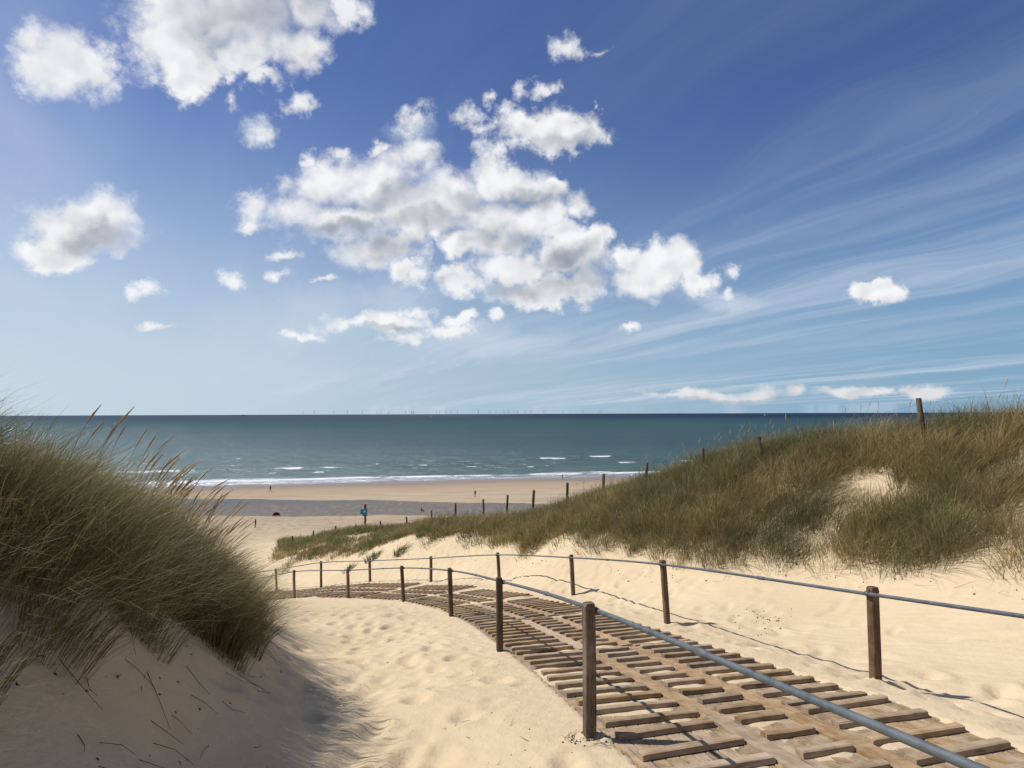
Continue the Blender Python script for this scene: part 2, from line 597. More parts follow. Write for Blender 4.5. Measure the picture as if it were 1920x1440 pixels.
class MB:
    """collects simple shapes into one mesh"""

    def __init__(self):
        self.v, self.f = [], []

    def add(self, vs, fs):
        o = len(self.v)
        self.v += [tuple(map(float, p)) for p in vs]
        self.f += [tuple(i + o for i in q) for q in fs]

    def box(self, c, s, ch=0.0):
        x, y, z = s[0] / 2, s[1] / 2, s[2] / 2
        vs = [(c[0] + a * x, c[1] + b * y, c[2] + d * z) for a in (-1, 1) for b in (-1, 1) for d in (-1, 1)]
        self.add(vs, [(0, 1, 3, 2), (4, 6, 7, 5), (0, 4, 5, 1), (2, 3, 7, 6), (0, 2, 6, 4), (1, 5, 7, 3)])

    def tube(self, pts, rad, n=8, caps=True):
        pts = [Vector(p) for p in pts]
        rads = rad if hasattr(rad, '__len__') else [rad] * len(pts)
        rings = []
        up = None
        for i, p in enumerate(pts):
            t = (pts[min(i + 1, len(pts) - 1)] - pts[max(i - 1, 0)]).normalized()
            ref = Vector((0, 0, 1)) if abs(t.z) < 0.9 else Vector((1, 0, 0))
            a = t.cross(ref).normalized()
            b = t.cross(a).normalized()
            rings.append([p + (a * math.cos(2 * math.pi * j / n) + b * math.sin(2 * math.pi * j / n)) * rads[i] for j in range(n)])
        vs = [q for r in rings for q in r]
        fs = []
        for i in range(len(rings) - 1):
            for j in range(n):
                fs.append((i * n + j, i * n + (j + 1) % n, (i + 1) * n + (j + 1) % n, (i + 1) * n + j))
        if caps:
            fs.append(tuple(range(n - 1, -1, -1)))
            fs.append(tuple((len(rings) - 1) * n + j for j in range(n)))
        self.add(vs, fs)

    def mesh(self, name, smooth=False):
        me = bpy.data.meshes.new(name)
        me.from_pydata(self.v, [], self.f)
        if smooth:
            me.polygons.foreach_set('use_smooth', np.full(len(me.polygons), True))
        me.update()
        return me

    def build(self, name, mat, parent=None, smooth=False):
        return link(name, self.mesh(name, smooth), parent, mat)


# ------------------------------------------------------------------ materials
def sand_material():
    m, nt, b = material('sand', 0.95, 0.1)
    tc = nt.n('ShaderNodeNewGeometry').outputs['Position']
    s = nt.n('ShaderNodeSeparateXYZ')
    nt.l(tc, s.inputs[0])
    x, y, z = s.outputs
    n1 = nt.noise(tc, 0.35, 5, 0.55)
    n2 = nt.noise(tc, 6.0, 6, 0.6)
    n3 = nt.noise(tc, 160.0, 3, 0.6)
    c = nt.mix(nt.mr(n1, 0.3, 0.7), (0.520, 0.412, 0.268), (0.578, 0.466, 0.310))
    c = nt.mix(nt.math('MULTIPLY', nt.mr(n2, 0.42, 0.75), 0.30), c, (0.50, 0.37, 0.235))
    c = nt.mix(nt.math('MULTIPLY', nt.mr(n3, 0.55, 0.75), 0.25), c, (0.40, 0.30, 0.20))
    # the beach: trodden, slightly darker sand, wet where the sea has been
    far = nt.mr(y, 80, 112)
    n4 = nt.noise(nt.scale(tc, (0.10, 0.5, 0.5)), 1.0, 6, 0.62)
    cb = nt.mix(nt.mr(n4, 0.35, 0.65), (0.34, 0.265, 0.185), (0.43, 0.34, 0.235))
    n4b = nt.noise(nt.scale(tc, (0.75, 1.3, 1.0)), 1.0, 4, 0.72)
    trod = nt.math('MULTIPLY', nt.mr(n4b, 0.50, 0.62), nt.mr(y, 128, 118))
    cb = nt.mix(nt.math('MULTIPLY', trod, 0.80), cb, (0.22, 0.165, 0.115))
    c = nt.mix(far, c, cb)
    q = nt.math('SUBTRACT', y, nt.math('MULTIPLY', x, 0.193))
    wv = nt.math('MULTIPLY', nt.math('SUBTRACT', nt.noise(tc, 0.03, 4, 0.5), 0.5), 14.0)
    qq = nt.math('ADD', q, wv)
    wet = nt.mr(qq, 176, 192, smooth=True)
    c = nt.mix(nt.math('MULTIPLY', nt.mr(qq, 158, 190), 0.8), c, (0.30, 0.215, 0.145))
    c = nt.mix(wet, c, (0.20, 0.15, 0.11))
    # runnel: wet rippled flat behind the bar
    nA = nt.math('MULTIPLY', nt.math('SUBTRACT', nt.noise(nt.scale(tc, (0.05, 0.2, 0)), 1.0, 5, 0.6), 0.5), 9.0)
    yy = nt.math('ADD', y, nA)
    xr = nt.mr(x, 2, 30, 0, 9)
    y0 = nt.math('ADD', 122.0, nt.math('MULTIPLY', xr, 1.0))
    y1 = nt.math('SUBTRACT', nt.mr(x, -70, 0, 150.0, 142.0), xr)
    run = nt.math('MULTIPLY', nt.mr(nt.math('SUBTRACT', yy, y0), 0.0, 2.5, smooth=True), nt.mr(nt.math('SUBTRACT', y1, yy), 0.0, 1.2, smooth=True))
    nr = nt.noise(nt.scale(tc, (1.0, 0.5, 0)), 1.0, 4, 0.65, 1.1)
    pool = nt.math('MULTIPLY', nt.mr(nr, 0.40, 0.54, smooth=True), 1.0)
    deep = nt.mr(nt.math('SUBTRACT', yy, nt.mr(x, -60, -10, 139.0, 146.0)), 0, 1.0)
    pool = nt.math('MAXIMUM', pool, deep)
    cr = nt.mix(pool, (0.215, 0.172, 0.130), (0.105, 0.096, 0.088))
    c = nt.mix(run, c, cr)
    nt.l(c, b.inputs['Base Color'])
    ro = nt.math('SUBTRACT', 0.95, nt.math('MULTIPLY', wet, 0.55))
    ro = nt.mix(run, ro, nt.mr(pool, 0, 1, 0.85, 0.42))
    nt.l(ro, b.inputs['Roughness'])
    sp = nt.math('ADD', nt.math('MULTIPLY', wet, 0.3), nt.math('MULTIPLY', nt.math('MULTIPLY', run, pool), 0.14), clamp=True)
    nt.l(nt.math('ADD', sp, 0.05), b.inputs['Specular IOR Level'])
    # fine relief: grain, small wind ripples, trampled lumps on the beach
    warp = nt.vmath('ADD', tc, nt.scale(nt.vmath('SUBTRACT', nt.noise(tc, 1.2, 3, 0.5, color=True), (0.5, 0.5, 0.5)), (0.25, 0.25, 0)))
    wvx = nt.n('ShaderNodeTexWave', wave_type='BANDS', bands_direction='DIAGONAL')
    wvx.inputs['Scale'].default_value = 2.6
    wvx.inputs['Distortion'].default_value = 2.5
    wvx.inputs['Detail'].default_value = 2.0
    nt.l(warp, wvx.inputs['Vector'])
    h = nt.math('ADD', nt.math('MULTIPLY', wvx.outputs['Fac'], 0.16), nt.math('MULTIPLY', n2, 1.0))
    h = nt.math('ADD', h, nt.math('MULTIPLY', nt.noise(tc, 26.0, 5, 0.65), 0.45))
    h = nt.math('ADD', h, nt.math('MULTIPLY', n3, 0.06))
    bp = bump(nt, b, h, 0.55, 0.035)
    return m


def wood_material(name, c1, c2, c3, grain=(3, 40, 40), rough=0.85, sandy=0.0):
    m, nt, b = material(name, rough, 0.15)
    tc = nt.n('ShaderNodeTexCoord').outputs['Object']
    oi = nt.n('ShaderNodeObjectInfo')
    rnd = oi.outputs['Random']
    ofs = nt.n('ShaderNodeCombineXYZ')
    nt.l(nt.math('MULTIPLY', rnd, 37.0), ofs.inputs[0])
    nt.l(nt.math('MULTIPLY', rnd, 91.0), ofs.inputs[1])
    v = nt.vmath('ADD', tc, ofs.outputs[0])
    g = nt.noise(nt.scale(v, grain), 1.0, 6, 0.6, 0.4)
    g2 = nt.noise(v, 5.0, 4, 0.6)
    c = nt.mix(nt.mr(g, 0.35, 0.65), c1, c2)
    c = nt.mix(nt.math('MULTIPLY', nt.mr(g2, 0.45, 0.7), 0.8), c, c3)
    val = nt.mr(rnd, 0, 1, 0.72, 1.22)
    hsv = nt.n('ShaderNodeHueSaturation')
    nt.l(c, hsv.inputs['Color'])
    nt.l(val, hsv.inputs['Value'])
    nt.l(nt.mr(nt.math('FRACT', nt.math('MULTIPLY', rnd, 7.31)), 0, 1, 0.75, 1.15), hsv.inputs['Saturation'])
    c = hsv.outputs[0]
    # dark cracks along the grain
    cr = nt.noise(nt.scale(v, tuple(q * 1.6 for q in grain)), 1.0, 3, 0.5)
    c = nt.mix(nt.math('MULTIPLY', nt.mr(cr, 0.40, 0.30), 0.8), c, (0.03, 0.022, 0.016))
    if sandy:
        ns = nt.noise(nt.n('ShaderNodeNewGeometry').outputs['Position'], 7.0, 6, 0.65)
        c = nt.mix(nt.math('MULTIPLY', nt.mr(ns, 0.40, 0.62), sandy), c, (0.56, 0.43, 0.28))
    nt.l(c, b.inputs['Base Color'])
    bump(nt, b, nt.math('ADD', g, nt.math('MULTIPLY', cr, 0.8)), 0.5, 0.006)
    return m


M_SAND = sand_material()
M_SLAT = wood_material('weathered_slat_wood', (0.335, 0.228, 0.130), (0.220, 0.146, 0.083), (0.335, 0.250, 0.162), (2.5, 42, 42), 0.85, 0.28)
M_BOARD = wood_material('sandy_board_wood', (0.270, 0.186, 0.110), (0.205, 0.138, 0.080), (0.33, 0.240, 0.150), (2.0, 38, 38), 0.9, 0.42)
M_RUNNER = wood_material('runner_plank_wood', (0.345, 0.228, 0.132), (0.290, 0.190, 0.110), (0.39, 0.27, 0.165), (1.2, 22, 22), 0.9, 0.35)
M_POST = wood_material('brown_post_wood', (0.150, 0.098, 0.060), (0.080, 0.052, 0.033), (0.22, 0.165, 0.112), (30, 30, 2.2), 0.85)
M_FPOST = wood_material('dark_fence_post_wood', (0.125, 0.092, 0.064), (0.075, 0.055, 0.04), (0.19, 0.155, 0.115), (30, 30, 2.2), 0.9)


def flat(name, col, rough=0.6, metal=0.0, spec=0.3, var=0.25, scale=12.0):
    m, nt, b = material(name, rough, spec)
    tc = nt.n('ShaderNodeTexCoord').outputs['Object']
    n = nt.noise(tc, scale, 5, 0.6)
    c = nt.mix(nt.mr(n, 0.3, 0.7), tuple(q * (1 - var) for q in col), tuple(min(1, q * (1 + var)) for q in col))
    nt.l(c, b.inputs['Base Color'])
    b.inputs['Metallic'].default_value = metal
    nt.l(nt.mr(n, 0.3, 0.7, rough * 0.85, min(1.0, rough * 1.15)), b.inputs['Roughness'])
    return m




def pipe_material():
    m, nt, b = material('galvanised_steel', 0.6, 0.35)
    tc = nt.n('ShaderNodeNewGeometry').outputs['Position']
    n = nt.noise(tc, 14.0, 6, 0.65)
    big = nt.noise(tc, 1.7, 3, 0.5)
    c = nt.mix(nt.mr(n, 0.34, 0.66), (0.070, 0.086, 0.098), (0.125, 0.145, 0.160))
    c = nt.mix(nt.math('MULTIPLY', nt.mr(big, 0.5, 0.7), 0.4), c, (0.17, 0.18, 0.185))
    sc_ = nt.noise(tc, 60.0, 4, 0.7)
    c = nt.mix(nt.mr(sc_, 0.64, 0.70, 0, 0.8), c, (0.15, 0.085, 0.05))
    nt.l(c, b.inputs['Base Color'])
    b.inputs['Metallic'].default_value = 0.25
    nt.l(nt.mr(n, 0.3, 0.7, 0.5, 0.75), b.inputs['Roughness'])
    bump(nt, b, n, 0.25, 0.003)
    return m


M_PIPE = pipe_material()
M_DARKSTEEL = flat('dark_steel_fitting', (0.10, 0.11, 0.115), 0.55, 0.6, 0.4)
M_WIRE = flat('wire', (0.18, 0.17, 0.16), 0.6, 0.5)
M_BLUE = flat('blue_sign_paint', (0.03, 0.27, 0.40), 0.5)
M_WHITE = flat('white_paint', (0.78, 0.78, 0.76), 0.5, 0, 0.3, 0.05)
M_RED = flat('red_paint', (0.16, 0.03, 0.035), 0.6)
M_REDCLOTH = flat('red_tent_cloth', (0.33, 0.035, 0.03), 0.8)
M_TURB = flat('grey_turbine_paint', (0.40, 0.45, 0.50), 0.6, 0, 0.2, 0.05)
M_SHIP = flat('dark_ship_paint', (0.10, 0.12, 0.15), 0.7)
M_DEBRIS = flat('dry_plant_debris', (0.075, 0.052, 0.034), 0.95, 0, 0.1, 0.5)


def grass_material(name):
    m, nt, b = material(name, 0.55, 0.25)
    at_ = nt.n('ShaderNodeAttribute', attribute_name='tint')
    hgt = nt.n('ShaderNodeAttribute', attribute_name='along')
    c = at_.outputs['Color']
    n = nt.noise(nt.n('ShaderNodeNewGeometry').outputs['Position'], 2.0, 3, 0.6)
    c = nt.mix(nt.mr(n, 0.35, 0.65), c, nt.mix(1.0, c, (0.70, 0.72, 0.66), 'MULTIPLY'))
    nt.l(c, b.inputs['Base Color'])
    tr = nt.n('ShaderNodeBsdfTranslucent')
    nt.l(c, tr.inputs['Color'])
    mx = nt.n('ShaderNodeMixShader')
    mx.inputs[0].default_value = 0.30
    nt.l(b.outputs[0], mx.inputs[1])
    nt.l(tr.outputs[0], mx.inputs[2])
    out = [q for q in m.node_tree.nodes if q.type == 'OUTPUT_MATERIAL'][0]
    nt.l(mx.outputs[0], out.inputs['Surface'])
    return m


M_GRASS = grass_material('marram_grass')


# ------------------------------------------------------------------ the ground
def lines(segs):
    out = []
    for a, b, d0, d1 in segs:
        p = a
        L = b - a
        while p < b - 1e-6:
            out.append(p)
            t = (p - a) / L
            p += d0 + (d1 - d0) * t
    out.append(segs[-1][1])
    out = np.array(out)
    return out


xpos = lines([(0, 5.5, 0.045, 0.045), (5.5, 16, 0.05, 0.30), (16, 60, 0.3, 1.6), (60, 200, 1.8, 8), (200, 2500, 10, 500)])
GXL = np.concatenate([-xpos[:0:-1], xpos])
GYL = lines([(-300, -14, 60, 8), (-14, 2.5, 1.2, 0.12), (2.5, 9, 0.038, 0.045), (9, 20, 0.045, 0.10), (20, 50, 0.11, 0.35), (50, 110, 0.4, 0.7), (110, 165, 0.6, 0.8), (165, 280, 1.2, 4)])
gx, gy = np.meshgrid(GXL, GYL)
gz = terrain(gx, gy).reshape(gx.shape)


def dent(cx, cy, ang, a, b, depth, rim=0.35):
    i0, i1 = np.searchsorted(GXL, (cx - 3 * a, cx + 3 * a))
    j0, j1 = np.searchsorted(GYL, (cy - 3 * a, cy + 3 * a))
    if i1 - i0 < 2 or j1 - j0 < 2:
        return
    X_, Y_ = np.meshgrid(GXL[i0:i1] - cx, GYL[j0:j1] - cy)
    c, s = math.cos(ang), math.sin(ang)
    p, q = (X_ * c + Y_ * s) / a, (-X_ * s + Y_ * c) / b
    r2 = p * p + q * q
    gz[j0:j1, i0:i1] += -depth * np.exp(-r2 * 1.2) + depth * rim * np.exp(-((np.sqrt(r2) - 1.35) ** 2) * 5)


def near_line(x, y):
    d = np.hypot(LINE[:, 0] - x, LINE[:, 1] - y)
    j = int(np.argmin(d))
    t = LINE[min(j + 3, len(LINE) - 1)] - LINE[max(j - 3, 0)]
    t = t[:2] / np.linalg.norm(t[:2])
    return (x - LINE[j, 0]) * t[1] - (y - LINE[j, 1]) * t[0], t


prng = random.Random(5)
for tr in range(6):                                   # walkers' tracks on the left of the path
    off = -0.55 - 0.42 * tr + prng.uniform(-0.15, 0.15)
    s = prng.uniform(5.5, 6.5)
    k_ = 0
    while s < 22:
        c = line_at(s)
        c2 = line_at(s + 0.2)
        t = (c2 - c)[:2]
        t /= np.linalg.norm(t)
        side = 0.13 * (1 if k_ % 2 else -1)
        o_ = -(off + side + prng.uniform(-0.1, 0.1))
        px, py = c[0] - t[1] * o_, c[1] + t[0] * o_
        if prng.random() < 0.82:
            dent(px, py, math.atan2(t[1], t[0]) + prng.uniform(-0.4, 0.4), prng.uniform(0.14, 0.21), prng.uniform(0.10, 0.14), prng.uniform(0.03, 0.07))
        s += prng.uniform(0.5, 0.75)
        k_ += 1
for _ in range(520):                                  # scuffed sand on the right of the path and up the slope
    s = prng.uniform(5, 36)
    c = line_at(s)
    c2 = line_at(s + 0.2)
    t = (c2 - c)[:2]
    t /= np.linalg.norm(t)
    o_ = 3.0 + abs(prng.gauss(0, 1.3))
    px, py = c[0] + t[1] * o_, c[1] - t[0] * o_
    dent(px, py, prng.uniform(0, 3.1), prng.uniform(0.12, 0.26), prng.uniform(0.07, 0.15), prng.uniform(0.018, 0.042), 0.4)
for _ in range(150):
    px, py = prng.uniform(-3, 0.2), prng.uniform(3.0, 15)
    if near_line(px, py)[0] < -0.5:
        dent(px, py, prng.uniform(0, 3.1), prng.uniform(0.10, 0.22), prng.uniform(0.07, 0.14), prng.uniform(0.008, 0.025), 0.4)
for p in Pf + Qf:                                     # little mound and scour round every post
    dent(p[0] + 0.05, p[1], 0.3, 0.20, 0.16, -0.035, 0.1)
ground = link('sand_ground', mesh_np('sand_ground', np.stack([gx, gy, gz], -1).reshape(-1, 3), grid_faces(len(GXL), len(GYL))), None, M_SAND)
tag(ground, 'pale dune sand and beach', None, None, 'structure')


def ground_z(x, y):
    """bilinear height of the built sheet"""
    x, y = np.atleast_1d(np.asarray(x, float)), np.atleast_1d(np.asarray(y, float))
    i = np.clip(np.searchsorted(GXL, x) - 1, 0, len(GXL) - 2)
    j = np.clip(np.searchsorted(GYL, y) - 1, 0, len(GYL) - 2)
    fx = (x - GXL[i]) / (GXL[i + 1] - GXL[i])
    fy = (y - GYL[j]) / (GYL[j + 1] - GYL[j])
    return (gz[j, i] * (1 - fx) + gz[j, i + 1] * fx) * (1 - fy) + (gz[j + 1, i] * (1 - fx) + gz[j + 1, i + 1] * fx) * fy


# ------------------------------------------------------------------ the sea
def sea_material():
    m, nt, b = material('sea_water', 0.22, 0.5)
    tc = nt.n('ShaderNodeNewGeometry').outputs['Position']
    s = nt.n('ShaderNodeSeparateXYZ')
    nt.l(tc, s.inputs[0])
    x, y, z = s.outputs
    band = nt.noise(nt.scale(tc, (0.0011, 0.0035, 0)), 1.0, 5, 0.6)
    band2 = nt.noise(nt.scale(tc, (0.012, 0.05, 0)), 1.0, 5, 0.6)
    ly = nt.math('LOGARITHM', nt.math('MAXIMUM', y, 10.0), 10.0)
    shoal = nt.mr(ly, 2.28, 2.62, 1.0, 0.0)
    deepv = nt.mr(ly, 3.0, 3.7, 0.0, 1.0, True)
    off_sun = nt.mr(x, -900, 700, 0.0, 1.0, True)
    c = nt.mix(shoal, (0.028, 0.074, 0.076), (0.082, 0.142, 0.112))
    c = nt.mix(nt.math('MULTIPLY', nt.mr(band, 0.35, 0.65), 0.55), c, (0.022, 0.046, 0.060))  # broad dark bands: cloud shadows painted into the colour, with patches of water tone
    c = nt.mix(nt.math('MULTIPLY', nt.mr(band2, 0.42, 0.62), 0.45), c, (0.026, 0.060, 0.058))
    dc = nt.mix(off_sun, (0.030, 0.044, 0.070), (0.004, 0.012, 0.036))  # far water: lighter sunward reflection painted into the colour, darker away from sun
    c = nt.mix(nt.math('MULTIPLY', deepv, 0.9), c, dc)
    foam = nt.n('ShaderNodeAttribute', attribute_name='foam').outputs['Fac']
    fn = nt.noise(nt.scale(tc, (0.45, 1.3, 0)), 1.0, 6, 0.7)
    fo = nt.mr(nt.math('ADD', foam, nt.math('MULTIPLY', nt.math('SUBTRACT', fn, 0.5), 1.1)), 0.42, 0.62, smooth=True)
    film = nt.n('ShaderNodeAttribute', attribute_name='film').outputs['Fac']
    c = nt.mix(nt.math('MULTIPLY', film, 0.9), c, (0.24, 0.235, 0.235))
    c = nt.mix(fo, c, (0.74, 0.75, 0.75))
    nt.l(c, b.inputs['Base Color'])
    b.inputs['Roughness'].default_value = 1.0
    b.inputs['Specular IOR Level'].default_value = 0.0
    gl = nt.n('ShaderNodeBsdfGlossy')
    gl.inputs['Color'].default_value = (0.86, 0.93, 1.0, 1)
    gl.inputs['Roughness'].default_value = 0.22
    mx = nt.n('ShaderNodeMixShader')
    share = nt.mr(ly, 2.3, 3.4, 0.15, 0.10)
    share = nt.math('ADD', share, nt.math('MULTIPLY', film, 0.25))
    nt.l(nt.math('MULTIPLY', share, nt.math('SUBTRACT', 1.0, fo)), mx.inputs[0])
    nt.l(b.outputs[0], mx.inputs[1])
    nt.l(gl.outputs[0], mx.inputs[2])
    out = [q_ for q_ in m.node_tree.nodes if q_.type == 'OUTPUT_MATERIAL'][0]
    nt.l(mx.outputs[0], out.inputs['Surface'])
    h = nt.math('MULTIPLY', nt.noise(nt.scale(tc, (0.10, 0.30, 0)), 1.0, 6, 0.62, 0.3), 1.0)
    h = nt.math('ADD', h, nt.math('MULTIPLY', nt.noise(nt.scale(tc, (0.8, 1.9, 0)), 1.0, 4, 0.6), 0.16))
    bn = bump(nt, b, h, 1.0, 2.6)
    nt.l(bn.outputs[0], gl.inputs['Normal'])
    return m


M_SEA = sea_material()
sxl = lines([(0, 130, 0.75, 1.0), (130, 400, 1.5, 15), (400, 60000, 40, 12000)])
SXL = np.concatenate([-sxl[:0:-1], sxl])
SYL = lines([(150, 180, 1.2, 0.7), (180, 300, 0.62, 0.75), (300, 380, 0.9, 4), (380, 2000, 8, 120), (2000, 120000, 300, 25000)])
sx, sy = np.meshgrid(SXL, SYL)
q = shore_q(sx, sy)
wob = 5.0 * fbm(sx / 30, sx * 0 + 3.3, 3, 40)
qs = q - 201 + wob
sz = 0.02 + 0.0 * sx
foam = np.zeros_like(sx)
BREAKERS = [(812, 882, 870, 0.55, 1.0), (866, 915, 875, 0.4, 0.62), (1006, 1066, 861, 0.6, 1.0), (1074, 1150, 857, 0.6, 0.95), (1150, 1198, 868, 0.45, 0.8),
            (985, 1003, 876, 0.3, 0.75), (415, 580, 880, 0.6, 0.86), (480, 520, 891, 0.2, 0.6), (560, 640, 877, 0.4, 0.50), (60, 380, 884, 0.6, 0.85),
            (760, 800, 877, 0.3, 0.5), (880, 905, 864, 0.4, 0.6), (1240, 1330, 866, 0.5, 0.8)]
brnd = random.Random(12)
for _ in range(46):                                   # small scattered breaking crests
    u_ = brnd.uniform(-100, 1500)
    l_ = brnd.uniform(8, 60)
    BREAKERS.append((u_, u_ + l_, brnd.uniform(858, 893), brnd.uniform(0.12, 0.35), brnd.uniform(0.40, 0.66)))
for (u0, u1, v, amp, fa) in BREAKERS:
    d = 21.5 / ((v - 775.8) / FPX)
    xa, xb = (u0 - 960) / FPX * d, (u1 - 960) / FPX * d
    xm, hw = (xa + xb) / 2, (xb - xa) / 2
    yc = d + 0.12 * (sx - xm) + 2.2 * fbm(sx / 18, sx * 0 + v, 3, 44)
    t = (sy - yc)
    prof = np.where(t < 0, np.exp(-(t / 1.1) ** 2), np.exp(-(t / 3.2) ** 2))
    env = 1 - sstep(hw * 0.45, hw * 1.25, np.abs(sx - xm))
    envw = 1 - sstep(hw * 1.2, hw * 2.6, np.abs(sx - xm))
    sz += amp * prof * envw
    fp = np.where(t < 0, np.exp(-(t / 1.5) ** 2), np.maximum(np.exp(-(t / 2.2) ** 2), 0.50 * np.exp(-t / 6.0)))
    foam = np.maximum(foam, fa * fp * env * np.clip(0.82 + 1.1 * fbm(sx / 6, sy / 4, 3, 46), 0.2, 1.2))
for (yy_, amp, ln) in ((236, 0.28, 9), (262, 0.36, 12), (281, 0.3, 14), (303, 0.3, 16), (330, 0.3, 18), (220, 0.2, 7)):
    yc = yy_ + 0.16 * sx + 5 * fbm(sx / 60, sx * 0 + yy_, 3, 50)
    t = sy - yc
    sz += amp * np.where(t < 0, np.exp(-(t / 1.5) ** 2), np.exp(-(t / 3.5) ** 2)) * np.clip(0.35 + 1.6 * fbm(sx / 40, sx * 0 + yy_ * 1.7, 2, 51), 0, 1.2)
edge = np.exp(-((qs - 9.5) / 1.3) ** 2) * np.clip(0.92 + 1.1 * fbm(sx / 14, sx * 0 + 2, 3, 57), 0.35, 1.2)
edge2 = 0.5 * np.exp(-((qs - 1.0) / 0.9) ** 2)
edge3 = 0.62 * np.exp(-((qs - 16) / 2.0) ** 2) * np.clip(fbm(sx / 22, sx * 0 + 9, 2, 55) * 3, 0, 1)
foam = np.maximum(foam, np.maximum(edge, np.maximum(edge2, edge3)))
sz += 0.35 * np.exp(-((qs - 10.5) / 2.0) ** 2)
film = (1 - sstep(8, 11, qs))
land = terrain(sx.ravel(), np.clip(sy.ravel(), -100, 500), False).reshape(sx.shape)
# the wash: a thin sheet of water that runs up the beach
sz = np.where(qs < 9, np.maximum(np.minimum(sz, 0.06), np.where(qs > 0, land + 0.03, sz)), sz)
sea_me = mesh_np('sea', np.stack([sx, sy, sz], -1).reshape(-1, 3), grid_faces(len(SXL), len(SYL)))
for nm, arr in (('foam', foam), ('film', film)):
    a = sea_me.attributes.new(nm, 'FLOAT', 'POINT')
    a.data.foreach_set('value', arr.ravel().astype(np.float32))
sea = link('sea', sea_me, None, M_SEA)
tag(sea, 'grey green sea with small breakers', None, None, 'structure')


# ------------------------------------------------------------------ boardwalk
PANEL, ROWS = 3.3, 10
SROW = PANEL / ROWS
j1 = int(np.argmin(np.hypot(LINE[:, 0] - Pf[2][0], LINE[:, 1] - Pf[2][1])))
S0 = SL[j1] + 0.10 - PANEL
NP_ = 10
COLS = [(0.03, 0.83), (1.04, 1.44), (1.65, 2.45)]
frames = []
for i in range(NP_):
    a, b = line_at(S0 + i * PANEL), line_at(S0 + (i + 1) * PANEL)
    t = b - a
    t /= np.linalg.norm(t)
    n = np.array((t[1], -t[0], 0.0))
    n /= np.linalg.norm(n)
    up = np.cross(n, t)
    frames.append((a, t, n, up, np.linalg.norm(b - a)))


def deckpt(i, f, w, h=0.0):
    a, t, n, up, L = frames[i]
    return a + t * f * L + n * (DECK_OFF + w) + up * h


walk = empty('boardwalk', deckpt(0, 0, DECK_W / 2))
tag(walk, 'long weathered slatted boardwalk bending down through the dune to the beach', 'boardwalk')
WINV = Matrix.Translation(walk.location).inverted()


def slat_mesh(L, seed):
    r = random.Random(seed)
    st = [-L / 2, -L / 2 + 0.02, 0.0, L / 2 - 0.02, L / 2]
    vs, fs = [], []
    wd, ht = 0.086, 0.044
    for k_, xx in enumerate(st):
        e = 0.97 if k_ in (0, 4) else 1.0
        bow = 0.0
        wl, wr = wd / 2 * e + r.uniform(-.004, .004), wd / 2 * e + r.uniform(-.004, .004)
        hh = ht * (0.97 if k_ in (0, 4) else 1.0) + r.uniform(-.004, .003) + bow
        xo = xx + (r.uniform(-.006, .006))
        vs += [(xo, -wl, 0), (xo, -wl, hh - 0.008), (xo, -wl + 0.012, hh), (xo, wr - 0.012, hh), (xo, wr, hh - 0.008), (xo, wr, 0)]
    for k_ in range(4):
        for j in range(6):
            fs.append((k_ * 6 + j, k_ * 6 + (j + 1) % 6, k_ * 6 + 6 + (j + 1) % 6, k_ * 6 + 6 + j))
    fs.append(tuple(range(5, -1, -1)))
    fs.append(tuple(24 + j for j in range(6)))
    mb = MB()
    mb.add(vs, fs)
    me = mb.mesh('slat')
    me.materials.append(M_SLAT)
    return me


LONG = [slat_mesh(0.80, k_) for k_ in range(7)]
SHORT = [slat_mesh(0.41, k_ + 20) for k_ in range(5)]


def basis(x_, y_, z_, loc):
    return Matrix(((x_[0], y_[0], z_[0], loc[0]), (x_[1], y_[1], z_[1], loc[1]), (x_[2], y_[2], z_[2], loc[2]), (0, 0, 0, 1)))


